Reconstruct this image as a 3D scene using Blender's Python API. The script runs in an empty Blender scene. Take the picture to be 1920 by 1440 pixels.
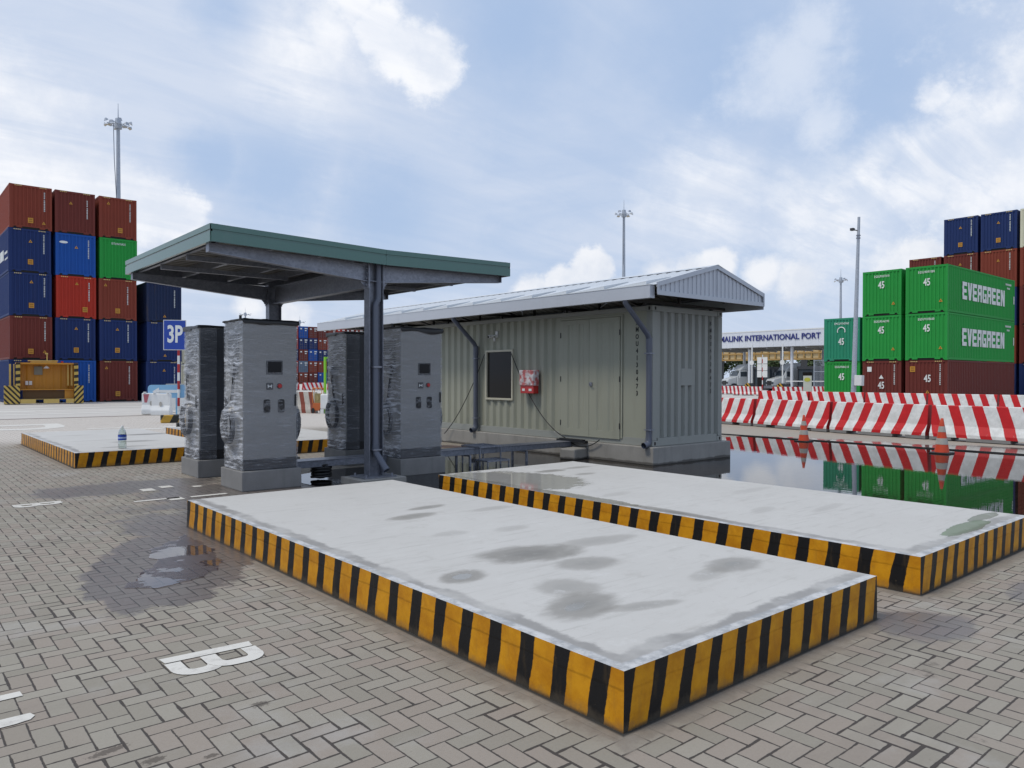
import bpy, bmesh, math, random
from mathutils import Matrix, Vector, noise
R = math.radians
C = bpy.context.scene.collection
S = bpy.context.scene

# ------------------------------------------------------------------ camera
CAM_H, CAM_YAW, CAM_PITCH, CAM_ROLL, F_PX = 1.787, 49.657, 0.510, 0.125, 1417.97
cam = bpy.data.cameras.new('camera'); cam.sensor_width = 36.0; cam.lens = F_PX / 1920 * 36
cam.clip_start = 0.05; cam.clip_end = 4000
cam_o = bpy.data.objects.new('camera', cam); C.objects.link(cam_o)
cam_m = Matrix.Rotation(R(CAM_YAW - 90), 3, 'Z') @ Matrix.Rotation(R(90 - CAM_PITCH), 3, 'X') @ Matrix.Rotation(R(CAM_ROLL), 3, 'Z')
cam_o.matrix_world = Matrix.Translation((0, 0, CAM_H)) @ cam_m.to_4x4()
S.camera = cam_o

# ------------------------------------------------------------------ exposure
S.view_settings.view_transform = 'Standard'; S.view_settings.look = 'None'
S.view_settings.gamma = 1; S.view_settings.exposure = 0.0
S.view_settings.use_curve_mapping = False
S.cycles.max_bounces = 8; S.cycles.transparent_max_bounces = 12
S.cycles.caustics_reflective = False; S.cycles.caustics_refractive = False

# ------------------------------------------------------------------ sun
SUN_EL = R(60); SUN_AZ = math.atan2(-0.95, 0.30)          # azimuth measured from +Y towards +X
sun_dir = Vector((math.sin(SUN_AZ) * math.cos(SUN_EL), math.cos(SUN_AZ) * math.cos(SUN_EL), math.sin(SUN_EL)))
sl = bpy.data.lights.new('sun', 'SUN'); sl.energy = 1.75; sl.angle = R(14); sl.color = (1.0, 0.92, 0.79)
so = bpy.data.objects.new('sun', sl); C.objects.link(so)
so.rotation_mode = 'QUATERNION'; so.rotation_quaternion = sun_dir.to_track_quat('Z', 'Y')

# ------------------------------------------------------------------ node helpers
def mnode(nt, op, a, b=None, c=None, clamp=False):
    n = nt.nodes.new('ShaderNodeMath'); n.operation = op; n.use_clamp = clamp
    for i, v in enumerate((a, b, c)):
        if v is None: continue
        if isinstance(v, (int, float)): n.inputs[i].default_value = v
        else: nt.links.new(v, n.inputs[i])
    return n.outputs[0]
def vnode(nt, op, a, b=None, s=None):
    n = nt.nodes.new('ShaderNodeVectorMath'); n.operation = op
    for i, v in enumerate((a, b)):
        if v is None: continue
        if isinstance(v, (tuple, list, Vector)): n.inputs[i].default_value = tuple(v)
        else: nt.links.new(v, n.inputs[i])
    if s is not None:
        if isinstance(s, (int, float)): n.inputs['Scale'].default_value = s
        else: nt.links.new(s, n.inputs['Scale'])
    return n.outputs['Value'] if op in ('LENGTH', 'DOT_PRODUCT', 'DISTANCE') else n.outputs[0]
def mixc(nt, fac, a, b, blend='MIX'):
    n = nt.nodes.new('ShaderNodeMix'); n.data_type = 'RGBA'; n.blend_type = blend
    for s, v in ((n.inputs[0], fac), (n.inputs[6], a), (n.inputs[7], b)):
        if isinstance(v, (int, float)): s.default_value = v
        elif isinstance(v, (tuple, list)): s.default_value = (*v[:3], 1)
        else: nt.links.new(v, s)
    return n.outputs[2]
def mixf(nt, fac, a, b):
    n = nt.nodes.new('ShaderNodeMix'); n.data_type = 'FLOAT'
    for s, v in ((n.inputs[0], fac), (n.inputs[2], a), (n.inputs[3], b)):
        if isinstance(v, (int, float)): s.default_value = v
        else: nt.links.new(v, s)
    return n.outputs[0]
def smooth(nt, v, lo, hi, a=0.0, b=1.0):
    n = nt.nodes.new('ShaderNodeMapRange'); n.interpolation_type = 'SMOOTHSTEP'
    nt.links.new(v, n.inputs[0])
    for i, x in ((1, lo), (2, hi), (3, a), (4, b)): n.inputs[i].default_value = x
    return n.outputs[0]
def noisef(nt, vec, scale, detail=3, rough=0.55, col=False, dist=0.0):
    n = nt.nodes.new('ShaderNodeTexNoise'); n.inputs['Scale'].default_value = scale
    n.inputs['Detail'].default_value = detail; n.inputs['Roughness'].default_value = rough
    n.inputs['Distortion'].default_value = dist
    if vec is not None: nt.links.new(vec, n.inputs['Vector'])
    return n.outputs['Color'] if col else n.outputs['Fac']
def mapping(nt, vec, scale=(1, 1, 1), loc=(0, 0, 0), rot=(0, 0, 0)):
    n = nt.nodes.new('ShaderNodeMapping'); nt.links.new(vec, n.inputs[0])
    n.inputs['Scale'].default_value = scale; n.inputs['Location'].default_value = loc; n.inputs['Rotation'].default_value = rot
    return n.outputs[0]
def xyz(nt, v):
    n = nt.nodes.new('ShaderNodeSeparateXYZ'); nt.links.new(v, n.inputs[0]); return n.outputs
def comb(nt, x, y, z=0.0):
    n = nt.nodes.new('ShaderNodeCombineXYZ')
    for s, v in zip(n.inputs, (x, y, z)):
        if isinstance(v, (int, float)): s.default_value = v
        else: nt.links.new(v, s)
    return n.outputs[0]
def bump(nt, h, strength=0.3, dist=0.01):
    n = nt.nodes.new('ShaderNodeBump'); n.inputs['Strength'].default_value = strength; n.inputs['Distance'].default_value = dist
    nt.links.new(h, n.inputs['Height']); return n.outputs[0]
def objcoord(nt): return nt.nodes.new('ShaderNodeTexCoord').outputs['Object']
def worldpos(nt): return nt.nodes.new('ShaderNodeNewGeometry').outputs['Position']
def newmat(name):
    m = bpy.data.materials.new(name); m.use_nodes = True
    nt = m.node_tree; b = nt.nodes['Principled BSDF']
    return m, nt, b
def setin(nt, b, key, v):
    s = b.inputs[key]
    if isinstance(v, (int, float)): s.default_value = v
    elif isinstance(v, (tuple, list)): s.default_value = (*v[:3], 1)
    else: nt.links.new(v, s)

def paint(name, col, rough=0.5, metal=0.0, var=0.12, vscale=2.5, dirt=0.0, dirtcol=(.09, .075, .06), bmp=0.0, spec=0.5, streak=False):
    """plain painted / plastic / metal surface with a little colour variation and optional grime"""
    m, nt, b = newmat(name)
    p = objcoord(nt)
    rnd = nt.nodes.new('ShaderNodeObjectInfo').outputs['Random']
    off = vnode(nt, 'SCALE', comb(nt, rnd, rnd, rnd), s=37.0)
    q = vnode(nt, 'ADD', p, off)
    n = noisef(nt, q, vscale, 4)
    dark = tuple(c * (1 - var) for c in col); lite = tuple(min(1, c * (1 + var)) for c in col)
    c = mixc(nt, n, dark, lite)
    if dirt > 0:
        qs = mapping(nt, q, (1, 1, 0.12)) if streak else q
        d = noisef(nt, qs, vscale * (3.2 if streak else 1.6), 5, 0.65)
        c = mixc(nt, mnode(nt, 'MULTIPLY', smooth(nt, d, .52, .78), dirt), c, dirtcol)
    setin(nt, b, 'Base Color', c)
    setin(nt, b, 'Roughness', mixf(nt, n, max(0, rough - .08), min(1, rough + .08)))
    b.inputs['Metallic'].default_value = metal; b.inputs['Specular IOR Level'].default_value = spec
    if bmp > 0:
        setin(nt, b, 'Normal', bump(nt, noisef(nt, p, 60, 3), bmp, .003))
    return m

# ------------------------------------------------------------------ sky
def sky_dir(px, py):
    v = cam_m @ Vector(((px - 960) / F_PX, (720 - py) / F_PX, -1)); return v.normalized()
W = bpy.data.worlds.new('World'); S.world = W; W.use_nodes = True
nt = W.node_tree; bg = nt.nodes['Background']; bg.inputs['Strength'].default_value = 0.1
sky = nt.nodes.new('ShaderNodeTexSky'); sky.sky_type = 'NISHITA'; sky.sun_disc = False
sky.sun_elevation = SUN_EL; sky.sun_rotation = SUN_AZ; sky.air_density = 1.2; sky.dust_density = 1.5; sky.ozone_density = 1.4
d = vnode(nt, 'NORMALIZE', nt.nodes.new('ShaderNodeTexCoord').outputs['Generated'])
dx, dy, dz = xyz(nt, d)
dzp = mnode(nt, 'MAXIMUM', dz, 0.0)
den = mnode(nt, 'ADD', dzp, 0.16)
pl = comb(nt, mnode(nt, 'DIVIDE', dx, den), mnode(nt, 'DIVIDE', dy, den))
wisp = noisef(nt, mapping(nt, pl, (1.0, 0.8, 1), rot=(0, 0, .6)), 1.3, 9, 0.6, dist=.6)
wisp2 = noisef(nt, mapping(nt, pl, (1, 1, 1), loc=(4.1, 2.7, 0)), 0.55, 6, .55)
edge = noisef(nt, mapping(nt, d, (1, 1, 1.6)), 11.0, 10, 0.64)
fine = noisef(nt, d, 38.0, 8, 0.66)
fib = noisef(nt, mapping(nt, pl, (.8, 3.0, 1), rot=(0, 0, -.55)), 1.9, 9, .62, dist=.5)
fibm = smooth(nt, fib, .36, .62)
edgec = mnode(nt, 'SUBTRACT', mnode(nt, 'ADD', mnode(nt, 'MULTIPLY', edge, .62), mnode(nt, 'MULTIPLY', fine, .38)), .5)
def blob(px, py, rpx, soft=.55, amp=1.0):
    """cloud mass centred on a direction; its angular radius is rpx at the picture centre's scale"""
    c = sky_dir(px, py)
    ang = mnode(nt, 'ARCCOSINE', mnode(nt, 'MINIMUM', vnode(nt, 'DOT_PRODUCT', d, tuple(c)), .99999))
    r = rpx / F_PX
    a = mnode(nt, 'ADD', mnode(nt, 'DIVIDE', ang, r), mnode(nt, 'MULTIPLY', edgec, -2.1 * amp))
    return smooth(nt, a, 1.0 + soft * .35, 1.0 - soft * .75, 0, 1)
def union(ms):
    o = ms[0]
    for m in ms[1:]: o = mnode(nt, 'MAXIMUM', o, m)
    return o
blue = mixc(nt, 0.85, sky.outputs[0], (4.3, 5.75, 8.3))                   # hazy tropical blue
veil = mnode(nt, 'MULTIPLY', smooth(nt, mnode(nt, 'ADD', mnode(nt, 'MULTIPLY', wisp, .7), mnode(nt, 'MULTIPLY', wisp2, .45)), .38, .78), .85)
left_veil = union([blob(250, 80, 420, .9, .6), blob(60, 330, 300, .9, .6), blob(620, 300, 330, .95, .6), blob(-300, 300, 700, .6, .4)])
veil = mnode(nt, 'MAXIMUM', veil, mnode(nt, 'MULTIPLY', left_veil, .90))
hor = smooth(nt, dz, .30, .02)
veil = mnode(nt, 'MAXIMUM', mnode(nt, 'MULTIPLY_ADD', veil, .70, .24), mnode(nt, 'MULTIPLY', hor, .72))
gap = union([blob(520, 330, 120, 1.2, .8), blob(400, 300, 70, 1.2, .8), blob(1620, 190, 190, 1.2, .5), blob(1350, 130, 160, 1.3, .5), blob(720, 390, 130, 1.2, .6), blob(430, 25, 60, 1.3, 1.2), blob(960, 60, 120, 1.2, .6)])
veil = mnode(nt, 'MULTIPLY', veil, mnode(nt, 'SUBTRACT', 1.0, mnode(nt, 'MULTIPLY', gap, .85)))
c1 = mixc(nt, mnode(nt, 'MULTIPLY', veil, mixf(nt, fibm, .78, 1.06)), blue, (6.7, 7.4, 8.75))
crisp = union([blob(800, 118, 66, .42, .9), blob(752, 92, 62, .55, .9), blob(705, 45, 62, .6), blob(668, 8, 60, .8), blob(625, 60, 70, 1.4), blob(1757, 182, 34, 1.0, 1.7), blob(1790, 200, 34, 1.2, 1.7), blob(1880, 205, 48, 1.3, 1.6), blob(330, 408, 58, .45), blob(270, 395, 70, .6), blob(215, 375, 80, .8), blob(130, 350, 90, 1.0), blob(50, 330, 100, 1.1)])
bank = union([blob(1840, 275, 95, .8, .8), blob(1740, 290, 70, .8), blob(1660, 285, 45, 1.0, 1.1), blob(1930, 330, 160, .9), blob(1720, 330, 80, 1.0), blob(1620, 355, 80, 1.3, 1.1), blob(2200, 330, 330, .6), blob(1500, 375, 70, 1.4, 1.1), blob(-60, 290, 160, 1.2), blob(70, 250, 80, 1.4), blob(560, 110, 110, 1.6), blob(1560, 400, 120, 1.4), blob(1320, 380, 110, 1.6)])
white = mnode(nt, 'MAXIMUM', mnode(nt, 'MULTIPLY', crisp, mixf(nt, fibm, .72, 1.0)), mnode(nt, 'MULTIPLY', bank, mixf(nt, fibm, .48, .95)))
cum = union([blob(1108, 512, 46, .28, .9), blob(1060, 540, 44, .35, .9), blob(1000, 560, 45, .5), blob(1345, 500, 34, .5, 1.1), blob(1300, 520, 40, .7), blob(1430, 512, 34, .8, 1.1), blob(1490, 528, 38, .9, 1.1), blob(1240, 535, 45, .9), blob(1725, 482, 36, .6), blob(1690, 510, 50, .9), blob(545, 590, 36, .9), blob(470, 575, 30, 1.0)])
shade = smooth(nt, noisef(nt, d, 11.0, 7, .6), .42, .66)
wisps = mnode(nt, 'MULTIPLY', union([blob(1480, 130, 95, 1.2, 1.5), blob(1530, 50, 60, 1.1, 1.5), blob(1540, 230, 45, 1.2, 1.4), blob(860, 610, 60, 1, 1)]), .55)
c2 = mixc(nt, wisps, c1, (8.2, 8.7, 9.6))
c3 = mixc(nt, mnode(nt, 'MULTIPLY', white, .92), c2, mixc(nt, shade, (9.9, 10.0, 10.3), (8.3, 8.7, 9.5)))
c4 = mixc(nt, mnode(nt, 'MULTIPLY', cum, .85), c3, mixc(nt, shade, (9.4, 9.5, 9.8), (7.7, 8.1, 8.9)))
nt.links.new(c4, bg.inputs['Color'])

# ------------------------------------------------------------------ mesh builder
class MB:
    def __init__(s): s.v = []; s.f = []; s.m = []; s.sm = []
    def add(s, vs, fs, mi=0, smooth=False):
        o = len(s.v); s.v += [tuple(v) for v in vs]
        for f in fs: s.f.append([i + o for i in f]); s.m.append(mi); s.sm.append(smooth)
        return s
    def box(s, x0, y0, z0, x1, y1, z1, mi=0, mat=None):
        vs = [Vector((x, y, z)) for z in (z0, z1) for y in (y0, y1) for x in (x0, x1)]
        if mat is not None: vs = [mat @ v for v in vs]
        return s.add(vs, [(0, 2, 3, 1), (4, 5, 7, 6), (0, 1, 5, 4), (2, 6, 7, 3), (0, 4, 6, 2), (1, 3, 7, 5)], mi)
    def prism(s, poly, a0, a1, axis='y', mi=0):
        """poly: list of 2-D points (in the two other axes) swept along axis"""
        def P(u, w, a): return {'x': (a, u, w), 'y': (u, a, w), 'z': (u, w, a)}[axis]
        n = len(poly)
        vs = [P(u, w, a0) for u, w in poly] + [P(u, w, a1) for u, w in poly]
        fs = [(i, (i + 1) % n, n + (i + 1) % n, n + i) for i in range(n)] + [tuple(range(n))[::-1], tuple(range(n, 2 * n))]
        return s.add(vs, fs, mi)
    def tube(s, pts, r, n=8, mi=0, caps=True, smooth=True):
        pts = [Vector(p) for p in pts]; rs = r if isinstance(r, (list, tuple)) else [r] * len(pts)
        rings = []; prev = None
        for i, p in enumerate(pts):
            t = ((pts[min(i + 1, len(pts) - 1)] - p).normalized() + (p - pts[max(i - 1, 0)]).normalized())
            t = t.normalized() if t.length > 1e-6 else Vector((0, 0, 1))
            u = prev - t * prev.dot(t) if prev is not None else t.orthogonal()
            if u.length < 1e-6: u = t.orthogonal()
            u.normalize(); prev = u; w = t.cross(u)
            rings.append([p + (u * math.cos(2 * math.pi * k / n) + w * math.sin(2 * math.pi * k / n)) * rs[i] for k in range(n)])
        vs = [v for rg in rings for v in rg]; fs = []
        for i in range(len(rings) - 1):
            for k in range(n):
                fs.append((i * n + k, i * n + (k + 1) % n, (i + 1) * n + (k + 1) % n, (i + 1) * n + k))
        s.add(vs, fs, mi, smooth)
        if caps:
            s.add(rings[0], [tuple(range(n))[::-1]], mi); s.add(rings[-1], [tuple(range(n))], mi)
        return s
    def lathe(s, prof, n=24, mi=0, c=(0, 0, 0)):
        vs = [(c[0] + r * math.cos(2 * math.pi * k / n), c[1] + r * math.sin(2 * math.pi * k / n), c[2] + z) for r, z in prof for k in range(n)]
        fs = [(i * n + k, i * n + (k + 1) % n, (i + 1) * n + (k + 1) % n, (i + 1) * n + k) for i in range(len(prof) - 1) for k in range(n)]
        return s.add(vs, fs, mi, True)
    def build(s, name, mats, parent=None, bevel=0.0, loc=None, rotz=0.0, segs=2):
        me = bpy.data.meshes.new(name); me.from_pydata(s.v, [], s.f)
        if not isinstance(mats, (list, tuple)): mats = [mats]
        for m in mats: me.materials.append(m)
        me.polygons.foreach_set('material_index', s.m); me.polygons.foreach_set('use_smooth', s.sm)
        bm = bmesh.new(); bm.from_mesh(me); bmesh.ops.recalc_face_normals(bm, faces=bm.faces); bm.to_mesh(me); bm.free()
        me.update()
        o = bpy.data.objects.new(name, me); C.objects.link(o)
        if parent is not None: o.parent = parent
        if loc is not None: o.location = loc
        o.rotation_euler = (0, 0, rotz)
        if bevel > 0:
            b = o.modifiers.new('bevel', 'BEVEL'); b.width = bevel; b.segments = segs; b.limit_method = 'ANGLE'
        return o
def tag(o, label=None, cat=None, group=None, kind=None):
    if label: o['label'] = label
    if cat: o['category'] = cat
    if group: o['group'] = group
    if kind: o['kind'] = kind
    return o
def thing(name, label, cat, loc=(0, 0, 0), rotz=0, group=None):
    o = bpy.data.objects.new(name, None); C.objects.link(o); o.empty_display_size = .3
    o.location = loc; o.rotation_euler = (0, 0, rotz)
    return tag(o, label, cat, group)
def struct(name, mb, mat, label=None):
    o = mb.build(name, mat); return tag(o, label, None, None, 'structure')
def kids(o): return [c for c in bpy.data.objects if c.parent == o]
def copy_tree(o, parent=None):
    c = o.copy(); C.objects.link(c)
    if parent is not None: c.parent = parent
    for ch in kids(o): copy_tree(ch, c)
    return c
def text_mesh(txt, size, bold=0.0, sx=1.0, depth=0.004, align='CENTER', spacing=1.0):
    cu = bpy.data.curves.new('lettering', 'FONT'); cu.body = txt; cu.size = size; cu.offset = bold; cu.extrude = depth / 2
    cu.align_x = align; cu.align_y = 'CENTER'; cu.space_character = spacing; cu.resolution_u = 3
    o = bpy.data.objects.new('lettering', cu); C.objects.link(o)
    dg = bpy.context.evaluated_depsgraph_get(); dg.update()
    me = bpy.data.meshes.new_from_object(o.evaluated_get(dg))
    bpy.data.objects.remove(o); bpy.data.curves.remove(cu)
    for v in me.vertices: v.co.x *= sx
    return me
def place_text(name, me, mat, origin, right, up, parent=None):
    """text lies in the plane spanned by right/up; origin is its centre"""
    r = Vector(right).normalized(); u = Vector(up).normalized(); n = r.cross(u)
    M = Matrix((r, u, n)).transposed().to_4x4(); M.translation = Vector(origin)
    me = me.copy(); me.transform(M); me.materials.clear(); me.materials.append(mat)
    o = bpy.data.objects.new(name, me); C.objects.link(o)
    if parent is not None: o.parent = parent
    return o

# ------------------------------------------------------------------ materials
def ell(nt, x, y, cx, cy, rx, ry, rot=0.0, ns=None, lo=1.25, hi=.55):
    c, s = math.cos(rot), math.sin(rot)
    ux = mnode(nt, 'SUBTRACT', x, cx); uy = mnode(nt, 'SUBTRACT', y, cy)
    a = mnode(nt, 'DIVIDE', mnode(nt, 'ADD', mnode(nt, 'MULTIPLY', ux, c), mnode(nt, 'MULTIPLY', uy, s)), rx)
    b = mnode(nt, 'DIVIDE', mnode(nt, 'SUBTRACT', mnode(nt, 'MULTIPLY', uy, c), mnode(nt, 'MULTIPLY', ux, s)), ry)
    r = mnode(nt, 'SQRT', mnode(nt, 'ADD', mnode(nt, 'MULTIPLY', a, a), mnode(nt, 'MULTIPLY', b, b)))
    if ns is not None: r = mnode(nt, 'ADD', r, ns)
    return smooth(nt, r, lo, hi)
SLABS = [(2.872, 2.515, 2.826, 6.84), (6.58, 2.555, 2.87, 6.84), (3.02, 16.62, 2.85, 6.8), (6.6, 16.62, 2.85, 6.8)]

def pavers_mat():
    m, nt, b = newmat('block_paving')
    P = worldpos(nt); x, y, z = xyz(nt, P)
    big = noisef(nt, P, .35, 5, .6); med = noisef(nt, P, 2.2, 4, .6); fin = noisef(nt, P, 55, 4, .65)
    warp = noisef(nt, P, 3.0, 2, .5, col=True)
    wx, wy, _ = xyz(nt, warp)
    u = mnode(nt, 'ADD', mnode(nt, 'DIVIDE', mnode(nt, 'SUBTRACT', x, 1.595), .11), mnode(nt, 'MULTIPLY', mnode(nt, 'SUBTRACT', wx, .5), .10))
    v = mnode(nt, 'ADD', mnode(nt, 'DIVIDE', mnode(nt, 'SUBTRACT', y, 3.91), .11), mnode(nt, 'MULTIPLY', mnode(nt, 'SUBTRACT', wy, .5), .10))
    i = mnode(nt, 'FLOOR', u); j = mnode(nt, 'FLOOR', v)
    fx = mnode(nt, 'SUBTRACT', u, i); fy = mnode(nt, 'SUBTRACT', v, j)
    k = mnode(nt, 'FLOORED_MODULO', mnode(nt, 'ADD', i, j), 4.0)
    isV = mnode(nt, 'GREATER_THAN', k, 1.5)
    sec = mnode(nt, 'SUBTRACT', k, mnode(nt, 'MULTIPLY', isV, 2.0))
    lon = mnode(nt, 'ADD', mixf(nt, isV, fx, fy), sec); sho = mixf(nt, isV, fy, fx)
    e = mnode(nt, 'MINIMUM', mnode(nt, 'MINIMUM', lon, mnode(nt, 'SUBTRACT', 2.0, lon)), mnode(nt, 'MINIMUM', sho, mnode(nt, 'SUBTRACT', 1.0, sho)))
    bi = mnode(nt, 'SUBTRACT', i, mnode(nt, 'MULTIPLY', sec, mnode(nt, 'SUBTRACT', 1.0, isV)))
    bj = mnode(nt, 'SUBTRACT', j, mnode(nt, 'MULTIPLY', sec, isV))
    wn = nt.nodes.new('ShaderNodeTexWhiteNoise'); wn.noise_dimensions = '3D'; nt.links.new(comb(nt, bi, bj, isV), wn.inputs['Vector'])
    rx, ry, rz = xyz(nt, wn.outputs['Color'])
    # joints: width wanders from block to block, chipped edges
    en = mnode(nt, 'ADD', e, mnode(nt, 'MULTIPLY', mnode(nt, 'SUBTRACT', noisef(nt, P, 26, 4, .7), .5), .09))
    jw = mnode(nt, 'ADD', .014, mnode(nt, 'MULTIPLY', smooth(nt, med, .45, .75), .075))
    block = nt.nodes.new('ShaderNodeMapRange'); block.interpolation_type = 'SMOOTHSTEP'
    nt.links.new(en, block.inputs[0]); nt.links.new(jw, block.inputs[1]); nt.links.new(mnode(nt, 'ADD', jw, .035), block.inputs[2])
    block = block.outputs[0]
    col = mixc(nt, rx, (.255, .231, .188), (.318, .292, .243))
    pink = mnode(nt, 'MULTIPLY', smooth(nt, mnode(nt, 'ADD', ry, mnode(nt, 'MULTIPLY', big, .9)), .80, 1.25), .75)
    col = mixc(nt, pink, col, (.292, .245, .205))
    col = mixc(nt, mnode(nt, 'MULTIPLY', smooth(nt, noisef(nt, P, .9, 6, .65), .52, .72), .65), col, (.37, .355, .33))        # cement bloom
    grey = mnode(nt, 'MULTIPLY', mnode(nt, 'SUBTRACT', fin, .5), .22)
    col = mixc(nt, 1.0, col, comb(nt, mnode(nt, 'ADD', 1.0, grey), mnode(nt, 'ADD', 1.0, grey), mnode(nt, 'ADD', 1.0, grey)), 'MULTIPLY')
    pits = smooth(nt, noisef(nt, P, 95, 2, .5), .70, .78)
    col = mixc(nt, mnode(nt, 'MULTIPLY', pits, .55), col, (.08, .075, .07))
    stain = smooth(nt, noisef(nt, P, 6.0, 5, .6), .70, .80)
    col = mixc(nt, mnode(nt, 'MULTIPLY', stain, .30), col, (.13, .115, .10))
    tyre = smooth(nt, noisef(nt, mapping(nt, P, (.35, 1.6, 1), rot=(0, 0, .9)), 1.0, 5, .6), .50, .66)
    col = mixc(nt, mnode(nt, 'MULTIPLY', tyre, .22), col, (.16, .14, .12))
    # sunlight on the paving beyond the islands, put into its colour
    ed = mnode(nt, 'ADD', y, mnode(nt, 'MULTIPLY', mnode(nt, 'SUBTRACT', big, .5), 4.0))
    for a_ in ((1.62, 4.02, .05, .035, 0), (1.22, 3.62, .035, .02, 0), (.86, 3.98, .09, .03, .2), (1.0, 3.75, .05, .03, 0), (9.3, 2.25, .5, .16, .1), (8.6, 2.2, .4, .10, 0)):
        cl_ = ell(nt, x, y, *a_, ns=mnode(nt, 'MULTIPLY', mnode(nt, 'SUBTRACT', fin, .5), 2.2), lo=1.2, hi=.7)
        col = mixc(nt, mnode(nt, 'MULTIPLY', cl_, .75), col, (.075, .062, .050))
    sunlit = smooth(nt, ed, 22.0, 26.0)
    col = mixc(nt, sunlit, col, mixc(nt, med, (.50, .455, .405), (.60, .555, .50)))
    col = mixc(nt, block, mixc(nt, sunlit, (.055, .046, .040), (.25, .22, .19)), col)
    # cement smear poured against the islands
    sd = None
    for (x0, y0, w, l) in SLABS:
        ax = mnode(nt, 'SUBTRACT', mnode(nt, 'ABSOLUTE', mnode(nt, 'SUBTRACT', x, x0 + w / 2)), w / 2)
        ay = mnode(nt, 'SUBTRACT', mnode(nt, 'ABSOLUTE', mnode(nt, 'SUBTRACT', y, y0 + l / 2)), l / 2)
        dd = mnode(nt, 'MAXIMUM', ax, ay); sd = dd if sd is None else mnode(nt, 'MINIMUM', sd, dd)
    sdn = mnode(nt, 'ADD', sd, mnode(nt, 'MULTIPLY', mnode(nt, 'SUBTRACT', noisef(nt, P, 5, 5, .7), .5), .26))
    smear = smooth(nt, sdn, .17, .09)
    smc = mixc(nt, noisef(nt, P, 9, 6, .7), (.13, .105, .08), (.31, .28, .24))
    clod = smooth(nt, noisef(nt, P, 1.7, 7, .72), .64, .70)
    col = mixc(nt, mnode(nt, 'MULTIPLY', clod, .55), col, (.10, .085, .07))
    col = mixc(nt, mnode(nt, 'MULTIPLY', smear, .92), col, smc)
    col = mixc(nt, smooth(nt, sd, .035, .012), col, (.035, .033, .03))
    # damp patches
    nz = mnode(nt, 'MULTIPLY', mnode(nt, 'SUBTRACT', noisef(nt, P, 2.6, 6, .68), .5), 1.5)
    damp = None
    for a in ((4.0, 12.0, 1.0, .95), (2.75, 9.5, .55, 1.1), (5.6, 10.9, 3.0, 1.1), (3.2, 13.3, 1.6, .8), (7.5, 1.9, .5, .25), (5.8, 2.2, .4, .3), (9.5, 1.8, 1.4, .5), (8.9, 1.6, .8, .4)):
        q = ell(nt, x, y, *a, ns=nz, lo=1.15, hi=.75); damp = q if damp is None else mnode(nt, 'MAXIMUM', damp, q)
    damp = mnode(nt, 'MAXIMUM', damp, mnode(nt, 'MULTIPLY', ell(nt, x, y, 2.26, 7.75, .70, 1.75, -.42, ns=mnode(nt, 'ADD', mnode(nt, 'MULTIPLY', nz, .62), mnode(nt, 'MULTIPLY', mnode(nt, 'SUBTRACT', .5, block), .06)), lo=1.02, hi=.92), 1.12))
    col = mixc(nt, mnode(nt, 'MULTIPLY', damp, .62), col, mixc(nt, block, (.030, .026, .025), (.088, .072, .073)))
    setin(nt, b, 'Base Color', col)
    setin(nt, b, 'Roughness', mixf(nt, damp, .86, .38))
    h = mnode(nt, 'ADD', mnode(nt, 'MULTIPLY', block, 1.0), mnode(nt, 'MULTIPLY', fin, .22))
    h = mnode(nt, 'ADD', h, mnode(nt, 'MULTIPLY', rz, .25))
    bn = nt.nodes.new('ShaderNodeBump'); nt.links.new(h, bn.inputs['Height']); bn.inputs['Distance'].default_value = .006
    nt.links.new(mixf(nt, smear, .75, .3), bn.inputs['Strength'])
    nt.links.new(bn.outputs[0], b.inputs['Normal'])
    return m

def yard_mat():
    m, nt, b = newmat('concrete_yard')
    P = worldpos(nt); x, y, z = xyz(nt, P)
    n = noisef(nt, P, .12, 6, .6); n2 = noisef(nt, P, 3, 5, .6)
    str_ = noisef(nt, mapping(nt, P, (.06, .9, 1)), 1.0, 5, .6)
    c = mixc(nt, n, (.50, .47, .43), (.66, .63, .585))  # pale base colour carries the sunlight lying on the far yard
    c = mixc(nt, mnode(nt, 'MULTIPLY', smooth(nt, str_, .45, .7), .4), c, (.30, .28, .255))
    c = mixc(nt, mnode(nt, 'MULTIPLY', n2, .25), c, (.32, .30, .28))
    road = smooth(nt, x, 20.2, 20.6)                      # warm tan road strip by the barriers
    rs = mnode(nt, 'MULTIPLY', road, smooth(nt, y, 40, 30))
    c = mixc(nt, mnode(nt, 'MULTIPLY', rs, .85), c, mixc(nt, n2, (.255, .225, .18), (.34, .30, .245)))
    nz = mnode(nt, 'MULTIPLY', mnode(nt, 'SUBTRACT', noisef(nt, P, 1.3, 6, .65), .5), 1.3)
    w = mnode(nt, 'MAXIMUM', ell(nt, x, y, 20.6, 5.5, 1.5, 7.0, ns=nz, lo=1.1, hi=.9), ell(nt, x, y, 21.5, 6.0, 1.2, 2.6, ns=nz, lo=1.1, hi=.9))
    c = mixc(nt, mnode(nt, 'MULTIPLY', w, .7), c, (.10, .085, .085))
    setin(nt, b, 'Base Color', c); setin(nt, b, 'Roughness', mixf(nt, w, .85, .08))
    return m

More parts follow.
